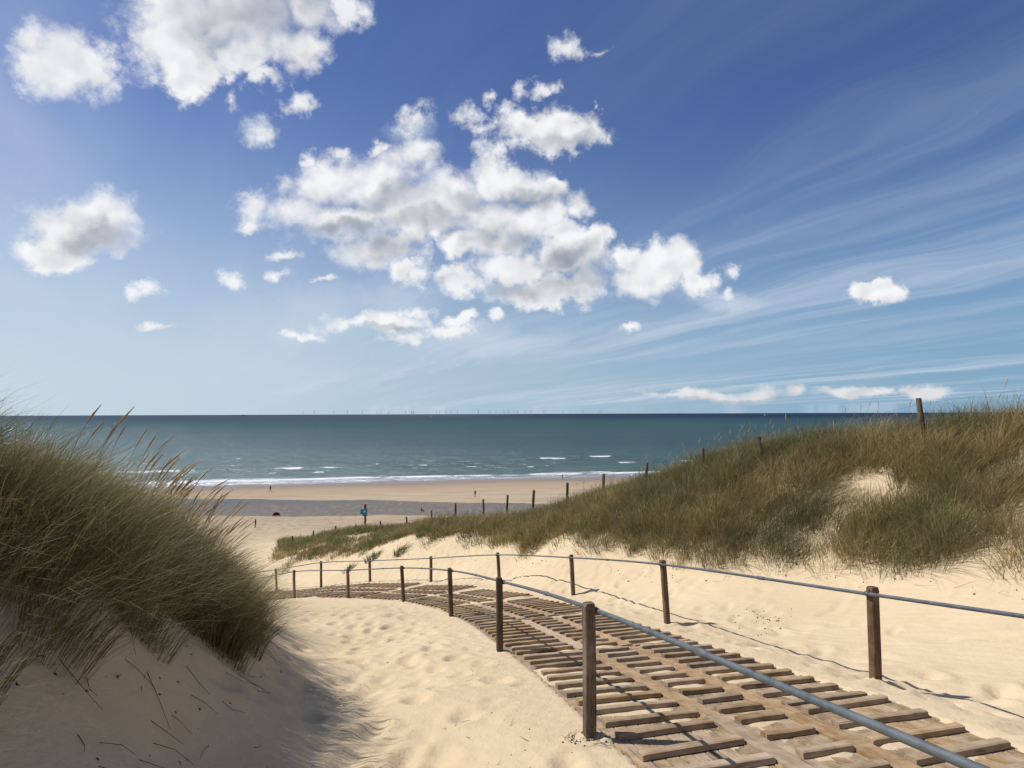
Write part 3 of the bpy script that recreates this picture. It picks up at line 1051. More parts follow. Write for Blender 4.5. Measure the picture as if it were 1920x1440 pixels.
BT = 0.032                                            # board thickness
srnd = random.Random(3)
for i in range(NP_):
    a, t, n, up, L = frames[i]
    for r_ in range(ROWS):
        for c_, (w0, w1) in enumerate(COLS):
            me = srnd.choice(SHORT if c_ == 1 else LONG)
            p = deckpt(i, (r_ + 0.5) / ROWS, (w0 + w1) / 2 + srnd.uniform(-0.018, 0.018), 0.002)
            p = p + t * srnd.uniform(-0.022, 0.022)
            o = link('slat', me, walk)
            M = basis(n, t, up, p) @ Matrix.Rotation(srnd.gauss(0, 0.018), 4, 'Z') @ Matrix.Rotation(srnd.gauss(0, 0.010), 4, 'X')
            if srnd.random() < 0.5:
                M = M @ Matrix.Rotation(math.pi, 4, 'Z')
            o.matrix_world = M
            o.matrix_parent_inverse = WINV
BW = 0.1029
board_me = {}
for i in range(NP_):
    a, t, n, up, L = frames[i]
    nb = int(round(DECK_W / BW))
    if i < 4:
        for k_ in range(nb):
            key = (round(L, 2), srnd.randrange(3))
            if key not in board_me:
                mb = MB()
                rr = random.Random(hash(key) % 1000)
                xs_ = np.linspace(-L / 2 + 0.004, L / 2 - 0.004, 5)
                vs, fs = [], []
                for xx in xs_:
                    hh = rr.uniform(-.003, .002)
                    ww = (BW - 0.007) / 2 + rr.uniform(-.0015, .0015)
                    vs += [(xx, -ww, -BT), (xx, -ww, hh - 0.003), (xx, -ww + 0.004, hh), (xx, ww - 0.004, hh), (xx, ww, hh - 0.003), (xx, ww, -BT)]
                for q_ in range(4):
                    for j in range(6):
                        fs.append((q_ * 6 + j, q_ * 6 + 6 + j, q_ * 6 + 6 + (j + 1) % 6, q_ * 6 + (j + 1) % 6))
                fs.append(tuple(range(6)))
                fs.append(tuple(24 + j for j in range(5, -1, -1)))
                mb.add(vs, fs)
                board_me[key] = mb.mesh('board')
                board_me[key].materials.append(M_BOARD)
            o = link('board', board_me[key], walk)
            p = deckpt(i, 0.5, (k_ + 0.5) * BW, srnd.uniform(-0.003, 0.0))
            o.matrix_world = basis(t, -n, up, p)
            o.matrix_parent_inverse = WINV
    else:
        mb = MB()
        for k_ in range(nb):
            vs = []
            for f in (0.002, 0.998):
                for w_, h_ in ((k_ * BW + .003, -BT), (k_ * BW + .003, 0), ((k_ + 1) * BW - .003, 0), ((k_ + 1) * BW - .003, -BT)):
                    vs.append(deckpt(i, f, w_, h_) - np.array(walk.location))
            mb.add(vs, [(0, 1, 2, 3), (7, 6, 5, 4), (0, 4, 5, 1), (1, 5, 6, 2), (2, 6, 7, 3), (3, 7, 4, 0)])
        o = mb.build('board_panel', M_BOARD, walk)
        o['kind'] = 'stuff'
    for w_ in (0.935, 1.545):                         # smooth lengthwise plank between the rows of slats
        mb = MB()
        mb.box((0, 0, 0.008), (L - 0.008, 0.165, 0.020))
        o = mb.build('runner_plank', M_RUNNER, walk)
        o.matrix_world = basis(t, -n, up, deckpt(i, 0.5, w_, 0.0))
        o.matrix_parent_inverse = WINV
    for w_ in (-0.018, DECK_W + 0.018):               # edge board on either side
        mb = MB()
        mb.box((0, 0, -0.05), (L - 0.01, 0.03, 0.11))
        o = mb.build('edge_board', M_BOARD, walk)
        o.matrix_world = basis(t, -n, up, deckpt(i, 0.5, w_, -0.002))
        o.matrix_parent_inverse = WINV

# sand blown over the deck
dv, nS, nW = [], 0, int(DECK_W / 0.035)
wv_ = np.linspace(-0.10, DECK_W + 0.10, nW)
for i in range(NP_):
    step = 24 if i > 4 else 12
    ns = int(ROWS * (11 if i < 4 else 6))
    for f in np.arange(ns) / ns:
        row = [deckpt(i, f, w) for w in wv_]
        row = np.array(row)
        fr = (f * ROWS) % 1.0
        between = np.sin(np.pi * fr) ** 0.8 if True else 0
        h = -0.025 + 0.018 * fbm(row[:, 0] / 0.35, row[:, 1] / 0.35, 4, 61) + 0.026 * fbm(row[:, 0] / 1.1, row[:, 1] / 1.1, 2, 63)
        cov = np.clip((i - 1.6) / 4.0, 0, 1)
        h += 0.010 * cov
        for (w0, w1) in COLS:
            m_ = sstep(w0 - 0.02, w0 + 0.10, wv_) * (1 - sstep(w1 - 0.10, w1 + 0.02, wv_))
            # a drift against the downhill side of each slat, scoured at the ends
            drift = np.exp(-((fr - 0.30) / 0.16) ** 2)
            h += m_ * (0.006 + 0.020 * drift * (0.6 + 0.8 * fbm(row[:, 0] * 3, row[:, 1] * 3, 2, 66)))
        gap = np.zeros(nW)
        for (g0, g1) in ((0.83, 1.04), (1.44, 1.65)):
            gap = np.maximum(gap, sstep(g0, g0 + .04, wv_) * (1 - sstep(g1 - .04, g1, wv_)))
        h += gap * (0.006 + 0.034 * cov)
        rim = np.maximum(1 - sstep(-0.1, 0.07, wv_), sstep(DECK_W - 0.10, DECK_W + 0.1, wv_))
        h += rim * (0.006 + 0.03 * cov + 0.03 * fbm(row[:, 0] * 1.5, row[:, 1] * 1.5, 2, 68)) - 0.05 * (np.abs(wv_ - DECK_W / 2) > DECK_W / 2 + 0.06)
        up = frames[i][3]
        dv.append(row + up[None, :] * h[:, None])
        nS += 1
drift_o = link('drifted_sand', mesh_np('drifted_sand', np.concatenate(dv), grid_faces(nW, nS)[:, ::-1]), None, M_SAND)
tag(drift_o, 'thin wind blown sand lying over the boardwalk boards', 'sand', None, 'stuff')


# ------------------------------------------------------------------ handrails
def post_mesh(h, wd, seed):
    r = random.Random(seed)
    mb = MB()
    prof = []
    c = wd / 2
    e = c * 0.84
    oct_ = [(c, e), (e, c), (-e, c), (-c, e), (-c, -e), (-e, -c), (e, -c), (c, -e)]
    zs_ = [-0.45, 0.0, h * 0.35, h * 0.7, h - 0.02, h]
    vs, fs = [], []
    for k_, zz in enumerate(zs_):
        sc_ = (1.0 if k_ < 4 else 0.99) if k_ < 5 else 0.80
        ox, oy = r.uniform(-.003, .003), r.uniform(-.003, .003)
        vs += [(x_ * sc_ + ox, y_ * sc_ + oy, zz + (r.uniform(-.003, .003) if k_ > 3 else 0)) for x_, y_ in oct_]
    for k_ in range(len(zs_) - 1):
        for j in range(8):
            fs.append((k_ * 8 + j, k_ * 8 + (j + 1) % 8, k_ * 8 + 8 + (j + 1) % 8, k_ * 8 + 8 + j))
    fs.append(tuple((len(zs_) - 1) * 8 + j for j in range(8)))
    mb.add(vs, fs)
    return mb.mesh('post')


def handrail(feet, tops, side, label, seed):
    """side: +1 when the deck lies to the right of the post line"""
    root = empty('handrail', feet[2])
    tag(root, label, 'handrail', 'pipe handrails along the boardwalk')
    org = np.array(feet[2])
    rails = []
    for k_, (f, tp) in enumerate(zip(feet, tops)):
        d = tp - f
        h = np.linalg.norm(d)
        me = post_mesh(h, 0.083, seed + k_)
        me.materials.append(M_POST)
        o = link('post', me, root)
        nx_ = feet[min(k_ + 1, len(feet) - 1)] - feet[max(k_ - 1, 0)]
        tdir = Vector((nx_[0], nx_[1], 0)).normalized()
        zd = Vector(d).normalized()
        yd = zd.cross(Vector((tdir.y, -tdir.x, 0))).normalized()
        xd = yd.cross(zd).normalized()
        zg = ground_z(f[0], f[1])[0]
        o.matrix_basis = basis(xd, yd, zd, f - org)
        inn = np.array((tdir.y, -tdir.x, 0)) * side
        rp = tp - np.array(zd) * 0.065 + inn * 0.062
        rails.append(rp)
        # clamp that holds the pipe to the post
        mb = MB()
        c = rp - org
        td = np.array(tdir)
        mb.tube([c - td * 0.022, c + td * 0.022], 0.025, 10)
        mb.tube([c - inn * 0.02, c - inn * 0.085], 0.010, 6)
        b_ = mb.build('bracket', M_DARKSTEEL, root, True)
    curve = spline(rails, 8)
    for k_ in range(len(rails) - 1):
        pts = curve[k_ * 8:k_ * 8 + 9] - org
        mb = MB()
        mb.tube(pts, 0.0172, 12, False)
        mb.build('rail_pipe', M_PIPE, root, True)
        j = 3 + (k_ + seed) % 3
        dd = pts[j + 1] - pts[j]
        mb = MB()
        mb.tube([pts[j], pts[j] + dd * 0.22], 0.0222, 12)
        mb.build('coupling', M_PIPE, root, True)
    return root


handrail(Pf, Pt, 1, 'handrail on the near left side of the boardwalk, wooden posts carrying a grey steel pipe', 100)
handrail(Qf, Qt, -1, 'handrail on the far right side of the boardwalk below the grassy dune', 200)


# ------------------------------------------------------------------ fence along the dune ridge
FENCE = [((1422, 818), 15.0), ((1317, 839), 17.0), ((1213, 868), 19.5), ((1132, 888), 22.0), ((1064, 905), 24.5), ((1001, 919), 27.0), ((952, 928), 29.5),
         ((906, 936), 31.6), ((854, 944), 33.6), ((809, 957), 35.6), ((762, 969), 37.6), ((713, 977), 39.8), ((667, 983), 42.0), ((629, 986), 42.2),
         ((588, 995), 42.6), ((548, 1005), 44.0)]
ft = [at(u, v, d) for (u, v), d in FENCE]
fence = empty('wire_fence', (ft[4][0], ft[4][1], ground_z(ft[4][0], ft[4][1])[0]))
tag(fence, 'line of dark wooden fence posts with thin wire along the grassy dune ridge', 'fence')
forg = np.array(fence.location)
ftops = []
frnd = random.Random(8)
ft = [np.array((8.3, 12.2, ground_z(8.3, 12.2)[0] + 1.0)), np.array((10.2, 9.6, ground_z(10.2, 9.6)[0] + 1.0))][::-1] + ft
for k_, tp in enumerate(ft):
    gz_ = ground_z(tp[0], tp[1])[0]
    foot = np.array((tp[0] + frnd.uniform(-.10, .10), tp[1] + frnd.uniform(-.08, .08), min(gz_, tp[2] - 0.9)))
    mb = MB()
    h = np.linalg.norm(tp - foot)
    rad = frnd.uniform(0.052, 0.064)
    mb.tube([foot - forg - np.array((0, 0, .2)), (foot * .5 + tp * .5) - forg, tp - forg - np.array((0, 0, .02)), tp - forg], [rad, rad * .98, rad * .95, rad * .75], 9)
    mb.build('post', M_FPOST, fence, True)
    ftops.append(tp)
for dz in (0.12, 0.45, 0.8):
    for k_ in range(len(ftops) - 1):
        a, b = ftops[k_] - forg, ftops[k_ + 1] - forg
        off = np.array((0, -0.062, -dz))
        mid = (a + b) / 2 - np.array((0, 0, 0.03))
        mb = MB()
        mb.tube([a + off, mid + off, b + off], 0.0024, 4, False)
        mb.build('wire', M_WIRE, fence, True)


# ------------------------------------------------------------------ grass
def blades(roots, hgt, lean, droop, width, tint, nseg=4, name='marram_grass', tip=0.0):
    """ribbon blades: roots (N,3), hgt (N,), lean (N,2) horizontal reach as a share of the height, droop (N,)"""
    N = len(roots)
    ang = rng.uniform(0, 2 * np.pi, N)
    side = np.stack([np.cos(ang), np.sin(ang), np.zeros(N)], -1)
    ts = np.linspace(0, 1, nseg + 1)
    V_ = np.empty((N, 2 * nseg + 1, 3), np.float32)
    al = np.empty((N, 2 * nseg + 1), np.float32)
    for k_, t in enumerate(ts):
        hz = t - droop * t ** 3
        c = roots + np.stack([lean[:, 0] * hgt * (0.45 * t + 0.55 * t * t), lean[:, 1] * hgt * (0.45 * t + 0.55 * t * t), hgt * hz], -1)
        wd = width * (1 - 0.75 * t ** 1.5) * 0.5
        if k_ < nseg:
            V_[:, 2 * k_] = c - side * wd[:, None]
            V_[:, 2 * k_ + 1] = c + side * wd[:, None]
            al[:, 2 * k_] = al[:, 2 * k_ + 1] = t
        else:
            V_[:, 2 * k_] = c
            al[:, 2 * k_] = 1
    nv = 2 * nseg + 1
    tri = []
    for k_ in range(nseg - 1):
        a = 2 * k_
        tri += [(a, a + 1, a + 3), (a, a + 3, a + 2)]
    tri.append((2 * nseg - 2, 2 * nseg - 1, 2 * nseg))
    F_ = (np.arange(N)[:, None, None] * nv + np.array(tri)[None]).reshape(-1, 3)
    me = mesh_np(name, V_.reshape(-1, 3), F_, smooth=False)
    ca = me.attributes.new('tint', 'FLOAT_COLOR', 'POINT')
    cc = np.ones((N, nv, 4), np.float32)
    # dead straw at the foot of each blade, the living colour above
    straw = np.array((0.20, 0.145, 0.075))
    tipr = rng.uniform(0, 1, (N, 1)) ** 1.5
    for k_ in range(nv):
        f = np.clip(1 - al[:, k_] * 3.0, 0, 1)[:, None] * 0.55
        g_ = np.clip(al[:, k_] * 2 - 0.9, 0, 1)[:, None] * tip * tipr
        cc[:, k_, :3] = (tint * (1 - f) + straw * f) * (1 - g_) + np.array((0.40, 0.30, 0.165)) * g_
    ca.data.foreach_set('color', cc.ravel())
    aa = me.attributes.new('along', 'FLOAT', 'POINT')
    aa.data.foreach_set('value', al.ravel())
    return me


GREEN = np.array([(0.140, 0.155, 0.060), (0.205, 0.195, 0.076), (0.275, 0.222, 0.094), (0.350, 0.256, 0.114), (0.43, 0.31, 0.15), (0.09, 0.10, 0.045)])


def tussocks(cx, cy, per, rad, h, wind, spread, width, dry, nseg, nsc):
    """clumps: arrays of centres; returns everything blades() wants"""
    n = len(cx)
    cnt = per.astype(int)
    idx = np.repeat(np.arange(n), cnt)
    N = len(idx)
    a = rng.uniform(0, 2 * np.pi, N)
    rr = np.sqrt(rng.uniform(0, 1, N)) * rad[idx]
    x = cx[idx] + np.cos(a) * rr
    y = cy[idx] + np.sin(a) * rr
    z = ground_z(x, y) - 0.02
    out = rr / rad[idx]
    hg = h[idx] * rng.uniform(0.45, 1.08, N) * (1 - 0.25 * out)
    lean = np.stack([np.cos(a) * out * spread + wind[0] + rng.normal(0, 0.16, N), np.sin(a) * out * spread + wind[1] + rng.normal(0, 0.16, N)], -1)
    tw = rng.normal(0, 0.18, (n, 2))
    lean += tw[idx]
    droop = np.clip(0.12 + 0.25 * np.hypot(lean[:, 0], lean[:, 1]) + rng.normal(0, 0.08, N), 0, 0.7)
    base = np.clip(dry[idx] * 3.6 + rng.normal(0, 0.9, N), 0, 4.4)
    i0 = base.astype(int)
    fr = (base - i0)[:, None]
    tint = GREEN[i0] * (1 - fr) + GREEN[np.minimum(i0 + 1, 4)] * fr
    tint = tint * rng.uniform(0.75, 1.25, N)[:, None] * rng.uniform(0.62, 1.45, n)[idx][:, None]
    wd = width * rng.uniform(0.7, 1.3, N)
    return np.stack([x, y, z], -1), hg, lean, droop, wd, tint


def along_lines(A, B, n, s0, s1, ext=1.0):
    """random points between polyline A (s=0) and B (s=1)"""
    A, B = np.array(A)[:, :2], np.array(B)[:, :2]
    L = np.linalg.norm(np.diff(A, axis=0), axis=1) + np.linalg.norm(np.diff(B, axis=0), axis=1)
    cum = np.concatenate([[0], np.cumsum(L)])
    d = rng.uniform(0, cum[-1], n)
    t = np.interp(d, cum, np.arange(len(cum)))
    i = np.minimum(t.astype(int), len(A) - 2)
    f = (t - i)[:, None]
    pa = A[i] * (1 - f) + A[i + 1] * f
    pb = B[i] * (1 - f) + B[i + 1] * f
    s = rng.uniform(s0, s1, n)
    return pa * (1 - s[:, None]) + pb * s[:, None], s, t


# right hand dune
pts, s, t = along_lines(TOE, RIDGE, 6400, -0.16, 1.5)
edge_n = fbm(pts[:, 0] / 0.9, pts[:, 1] / 0.9, 3, 71)
hole_n = fbm(pts[:, 0] / 1.3, pts[:, 1] / 1.3, 3, 73)
keep = (s > 0.02 + 0.36 * edge_n) & ((hole_n > -0.20) | (s > 0.8)) & (rng.uniform(0, 1, len(s)) < np.interp(s, [-0.16, 0.0, 0.2, 1.2, 1.5], [0.15, 0.45, 1, 1, 0.7]))
pts, s, t = pts[keep], s[keep], t[keep]
dist = np.hypot(pts[:, 0], pts[:, 1])
per = np.clip(900 / dist, 18, 64)
rad = rng.uniform(0.14, 0.42, len(s))
hh = rng.uniform(0.50, 1.10, len(s)) * np.interp(s, [-0.1, 0.15, 0.5, 1], [0.55, 0.82, 0.92, 1.0]) * np.interp(t, [0, 5, 8, 9.5, 13], [1.10, 1.05, 0.92, 0.74, 0.86])
dry = np.clip(0.50 + 1.2 * fbm(pts[:, 0] / 1.5, pts[:, 1] / 1.5, 2, 75) + 0.9 * rng.normal(0, 0.16, len(s)) - 0.16 * (t > 8.5), 0, 1)
d_ = tussocks(pts[:, 0], pts[:, 1], per, rad, hh, (0.20, -0.14), 0.85, np.repeat(np.clip(dist / 1900, 0.006, 0.020), per.astype(int)), dry, 3, 1)
bp_, bs_, bt_ = along_lines(TOE[:11], RIDGE[:11], 210, 0.02, 1.0)
bd_ = np.hypot(bp_[:, 0], bp_[:, 1])
bper = np.clip(3300 / bd_, 90, 260)
bdry = np.clip(rng.normal(0.52, 0.24, len(bs_)), 0, 1)
e_ = tussocks(bp_[:, 0], bp_[:, 1], bper, rng.uniform(0.30, 0.52, len(bs_)), rng.uniform(0.80, 1.20, len(bs_)) * np.interp(bs_, [0, .3, 1], [.72, .95, 1.0]), (0.22, -0.30), 1.05, np.repeat(np.clip(bd_ / 1900, 0.006, 0.020), bper.astype(int)), bdry, 3, 1)
d_ = [np.concatenate([a, b]) for a, b in zip(d_, e_)]
me = blades(*d_, nseg=3, name='dune_grass', tip=0.85)
g1 = link('dune_grass', me, None, M_GRASS)
tag(g1, 'olive and straw marram grass over the long dune right of the boardwalk', 'grass', 'marram grass on the dunes', 'stuff')

# left hand bank, close to the eye
pts, s, t = along_lines(LTOE[:7], LCREST[:7], 760, 0.20, 2.4)
kp = (s > 0.62 + 0.28 * fbm(pts[:, 0] / 0.8, pts[:, 1] / 0.8, 2, 81)) | ((pts[:, 1] > 5.3) & (s > 0.34))
pts, s, t = pts[kp], s[kp], t[kp]
dist = np.hypot(pts[:, 0], pts[:, 1])
per = np.clip(1050 / dist, 45, 210)
rad = rng.uniform(0.12, 0.28, len(s))
hh = rng.uniform(0.74, 1.12, len(s))
dry = np.clip(0.34 + 0.9 * fbm(pts[:, 0] / 1.2, pts[:, 1] / 1.2, 2, 83), 0, 1)
d_ = tussocks(pts[:, 0], pts[:, 1], per, rad, hh, (0.50, -0.12), 0.60, np.repeat(np.clip(dist / 1150, 0.0045, 0.012), per.astype(int)), dry, 4, 1)
me = blades(*d_, nseg=4, name='bank_grass', tip=0.8)
g2 = link('bank_grass', me, None, M_GRASS)
tag(g2, 'tall shaded marram grass leaning over the sand bank on the left', 'grass', 'marram grass on the dunes', 'stuff')


# seed heads: pale straw spikes standing above the grass
def seed_heads(pts, hts, wind, name, label):
    mb = MB()
    r = random.Random(17)
    for (x, y), h in zip(pts, hts):
        z = ground_z(x, y)[0]
        lx, ly = wind[0] + r.gauss(0, .10), wind[1] + r.gauss(0, .10)
        P_ = [np.array((x + lx * h * f * f, y + ly * h * f * f, z + h * (f - 0.10 * f ** 3))) for f in (0, .4, .7, .82, .9, 1.0)]
        mb.tube(P_[:4], 0.0022, 3, False)
        mb.tube(P_[3:], [0.004, 0.0085, 0.002], 5)
    o = mb.build(name, M_STRAW, None)
    tag(o, label, 'grass', None, 'stuff')


M_STRAW = flat('straw_seed_head', (0.36, 0.255, 0.135), 0.8, 0, 0.1, 0.2)
sp, ss, tt = along_lines(LTOE[1:5], LCREST[1:5], 210, 0.8, 1.9)
sp = sp[sp[:, 1] > 4.8]
seed_heads(sp, rng.uniform(0.85, 1.18, len(sp)), (0.42, -0.05), 'grass_seed_heads', 'pale straw seed heads standing over the grass on the left bank')
sp, ss, tt = along_lines(RIDGE[:8], [(p[0] + .6, p[1] + .8) for p in RIDGE[:8]], 90, -0.6, 0.9)
seed_heads(sp, rng.uniform(0.8, 1.2, len(sp)), (0.10, 0.0), 'ridge_seed_heads', 'thin reddish straw seed heads along the top of the right dune')


# ------------------------------------------------------------------ small plants on the sand slope
def small_plant(u, v, d, n, h, rad, tint, label, wind=(0.15, 0)):
    p = at(u, v, d)
    z = ground_z(p[0], p[1])[0]
    N = n
    a = rng.uniform(0, 2 * np.pi, N)
    rr = np.sqrt(rng.uniform(0, 1, N)) * rad
    x, y = np.cos(a) * rr, np.sin(a) * rr
    zz = ground_z(p[0] + x, p[1] + y) - z - 0.02
    lean = np.stack([np.cos(a) * rr / rad * 0.8 + wind[0], np.sin(a) * rr / rad * 0.8 + wind[1]], -1)
    me = blades(np.stack([x, y, zz], -1), h * rng.uniform(0.5, 1.1, N), lean, np.full(N, 0.25), np.full(N, 0.022), np.array(tint)[None] * rng.uniform(0.7, 1.3, (N, 1)), 3, 'grass_tuft')
    o = link('grass_tuft', me, None, M_GRASS)
    o.location = (p[0], p[1], z)
    tag(o, label, 'plant', 'small tufts on the bare sand slope')


small_plant(655, 1046, 27.8, 90, 0.34, 0.26, (0.085, 0.115, 0.055), 'small grey green tuft, leftmost on the bare sand behind the far handrail')
small_plant(698, 1036, 27.5, 130, 0.40, 0.34, (0.10, 0.125, 0.05), 'bushy green tuft just under the grass edge above the far handrail')
small_plant(748, 1036, 26.6, 120, 0.50, 0.26, (0.19, 0.18, 0.055), 'yellow green slanting tuft alone on the bare sand slope', (0.5, 0.1))
small_plant(870, 1008, 25.0, 90, 0.34, 0.30, (0.10, 0.12, 0.055), 'low green tuft at the foot of the grass, right of a sand scar')

# dry twiggy bush among the grass
p = at(1168, 968, 17.0)
bz = ground_z(p[0], p[1])[0]
mb = MB()
r_ = random.Random(4)
for _ in range(26):
    a = r_.uniform(0, 6.28)
    l_ = r_.uniform(0.35, 0.7)
    q0 = Vector((p[0] + r_.uniform(-.1, .1), p[1] + r_.uniform(-.1, .1), bz - 0.02))
    q1 = q0 + Vector((math.cos(a) * .18, math.sin(a) * .18, l_ * .6))
    q2 = q1 + Vector((math.cos(a + .6) * .14, math.sin(a + .6) * .14, l_ * .3))
    mb.tube([q0, q1, q2], [0.010, 0.007, 0.003], 4, False)
    mb.tube([q1, q1 + Vector((math.cos(a - 1) * .16, math.sin(a - 1) * .16, .12))], [0.006, 0.003], 4, False)
o = mb.build('dry_bush', flat('grey_twig', (0.20, 0.165, 0.135), 0.9, 0, 0.1))
tag(o, 'leafless grey twiggy bush caught in the grass of the right dune', 'bush')

# a lath lying on the slope
a0, a1 = at(1006, 1026, 20.6), at(1047, 1002, 21.4)
a0[2] = ground_z(a0[0], a0[1])[0] + 0.03
a1[2] = ground_z(a1[0], a1[1])[0] + 0.05
mb = MB()
mb.tube([a0, (a0 + a1) / 2 + np.array((0, 0, .02)), a1], [0.035, 0.04, 0.034], 7)
o = mb.build('wooden_lath', M_FPOST)
tag(o, 'grey wooden lath lying slanted on the sand under the dune grass', 'lath')

# ------------------------------------------------------------------ plant litter on the sand
mb = MB()
r_ = random.Random(23)


def crumb(x, y, sz):
    z = float(ground_z(x, y)[0])
    n = r_.randrange(4, 6)
    rot = r_.uniform(0, 6.28)
    el = r_.uniform(0.3, 1.0)
    vs = []
    for k_ in range(n):
        a = rot + 6.283 * k_ / n
        px, py = math.cos(a) * sz * r_.uniform(.6, 1.2), math.sin(a) * sz * r_.uniform(.6, 1.2) * el
        vs.append((x + px * math.cos(rot) - py * math.sin(rot), y + px * math.sin(rot) + py * math.cos(rot), z - 0.004))
    vs.append((x, y, z + sz * r_.uniform(0.5, 0.9)))
    mb.add(vs, [(k_, (k_ + 1) % n, n) for k_ in range(n)])


def twig(x, y, l_, a, up=0.02):
    z = float(ground_z(x, y)[0])
    x2, y2 = x + math.cos(a) * l_, y + math.sin(a) * l_
    z2 = float(ground_z(x2, y2)[0])
    xm, ym = (x + x2) / 2 + r_.uniform(-.1, .1) * l_, (y + y2) / 2 + r_.uniform(-.1, .1) * l_
    mb.tube([(x, y, z + 0.003), (xm, ym, (z + z2) / 2 + up * r_.random()), (x2, y2, z2 + up)], [0.0022, 0.0018, 0.0012], 3, False)


for _ in range(190):
    x, y = r_.uniform(-2.2, 0.6), r_.uniform(3.6, 9)
    if near_line(x, y)[0] < -0.15:
        crumb(x, y, r_.uniform(0.004, 0.012) * (2.0 if r_.random() < 0.06 else 1))
for _ in range(34):
    x, y = r_.uniform(-2.0, 0.5), r_.uniform(3.6, 9)
    if near_line(x, y)[0] < -0.1:
        twig(x, y, r_.uniform(0.03, 0.13), r_.uniform(0, 6.28))
for _ in range(26):                                    # round the foot of the nearest post
    a = r_.uniform(0, 6.28)
    crumb(Pf[2][0] + math.cos(a) * r_.uniform(.06, .2) - 0.03, Pf[2][1] - 0.02 + math.sin(a) * r_.uniform(.06, .16), r_.uniform(0.008, 0.02))
    twig(Pf[2][0] + r_.uniform(-.2, .15), Pf[2][1] + r_.uniform(-.15, .05), r_.uniform(.04, .12), r_.uniform(0, 6.28), 0.03)
for (u, v, d, n, sp_) in ((1432, 1135, 9.8, 34, 0.22), (1395, 1115, 10.3, 10, 0.15), (1440, 1170, 9.2, 10, 0.25)):
    c = at(u, v, d)
    for _ in range(n):
        crumb(c[0] + r_.gauss(0, sp_), c[1] + r_.gauss(0, sp_ * 0.7), r_.uniform(0.010, 0.028))
pts, s, t = along_lines(TOE, RIDGE, 650, -0.28, 0.25)   # roots and litter along the foot of the grass
for (x, y) in pts:
    if r_.random() < 0.6:
        crumb(x, y, r_.uniform(0.012, 0.035))
    else:
        twig(x, y, r_.uniform(.15, .5), r_.uniform(-2.6, -0.4), 0.08)
pts, s, t = along_lines(LTOE[:5], LCREST[:5], 260, 0.0, 0.9)
for (x, y) in pts:
    if r_.random() < 0.5:
        crumb(x, y, r_.uniform(0.005, 0.018))
    else:
        twig(x, y, r_.uniform(.06, .3), r_.uniform(-1.5, 1.0), 0.05)
o = mb.build('plant_litter', M_DEBRIS)
tag(o, 'dark bits of dry plants and roots scattered on the sand', 'litter', None, 'stuff')


# ------------------------------------------------------------------ sign post at the foot of the path
tp = at(685, 945, 46)
foot = np.array((tp[0], tp[1], ground_z(tp[0], tp[1])[0]))
hsp = tp[2] - foot[2]
sign = empty('sign_post', foot)
tag(sign, 'tall dark post with a red top and square blue sign behind the dune fence', 'sign')
mb = MB()
mb.tube([(0, 0, -.2), (0, 0, hsp * .6), (0, 0, hsp - 0.36)], 0.085, 10)
mb.build('pole', M_FPOST, sign, True)
mb = MB()
mb.tube([(0, 0, hsp - 0.358), (0, 0, hsp - 0.03), (0, 0, hsp)], [0.088, 0.088, 0.07], 10)
mb.build('red_cap', M_RED, sign, True)
mb = MB()
mb.box((-0.08, -0.115, hsp - 0.56), (0.52, 0.03, 0.40))
pan = mb.build('sign_panel', M_BLUE, sign)
mb = MB()
mb.box((-0.02, -0.133, hsp - 0.55), (0.12, 0.006, 0.12))
mb.build('white_mark', M_WHITE, pan)
mb = MB()
mb.box((0.0, -0.115, hsp - 0.84), (0.34, 0.03, 0.12))
mb.build('lower_panel', M_SHIP, sign)


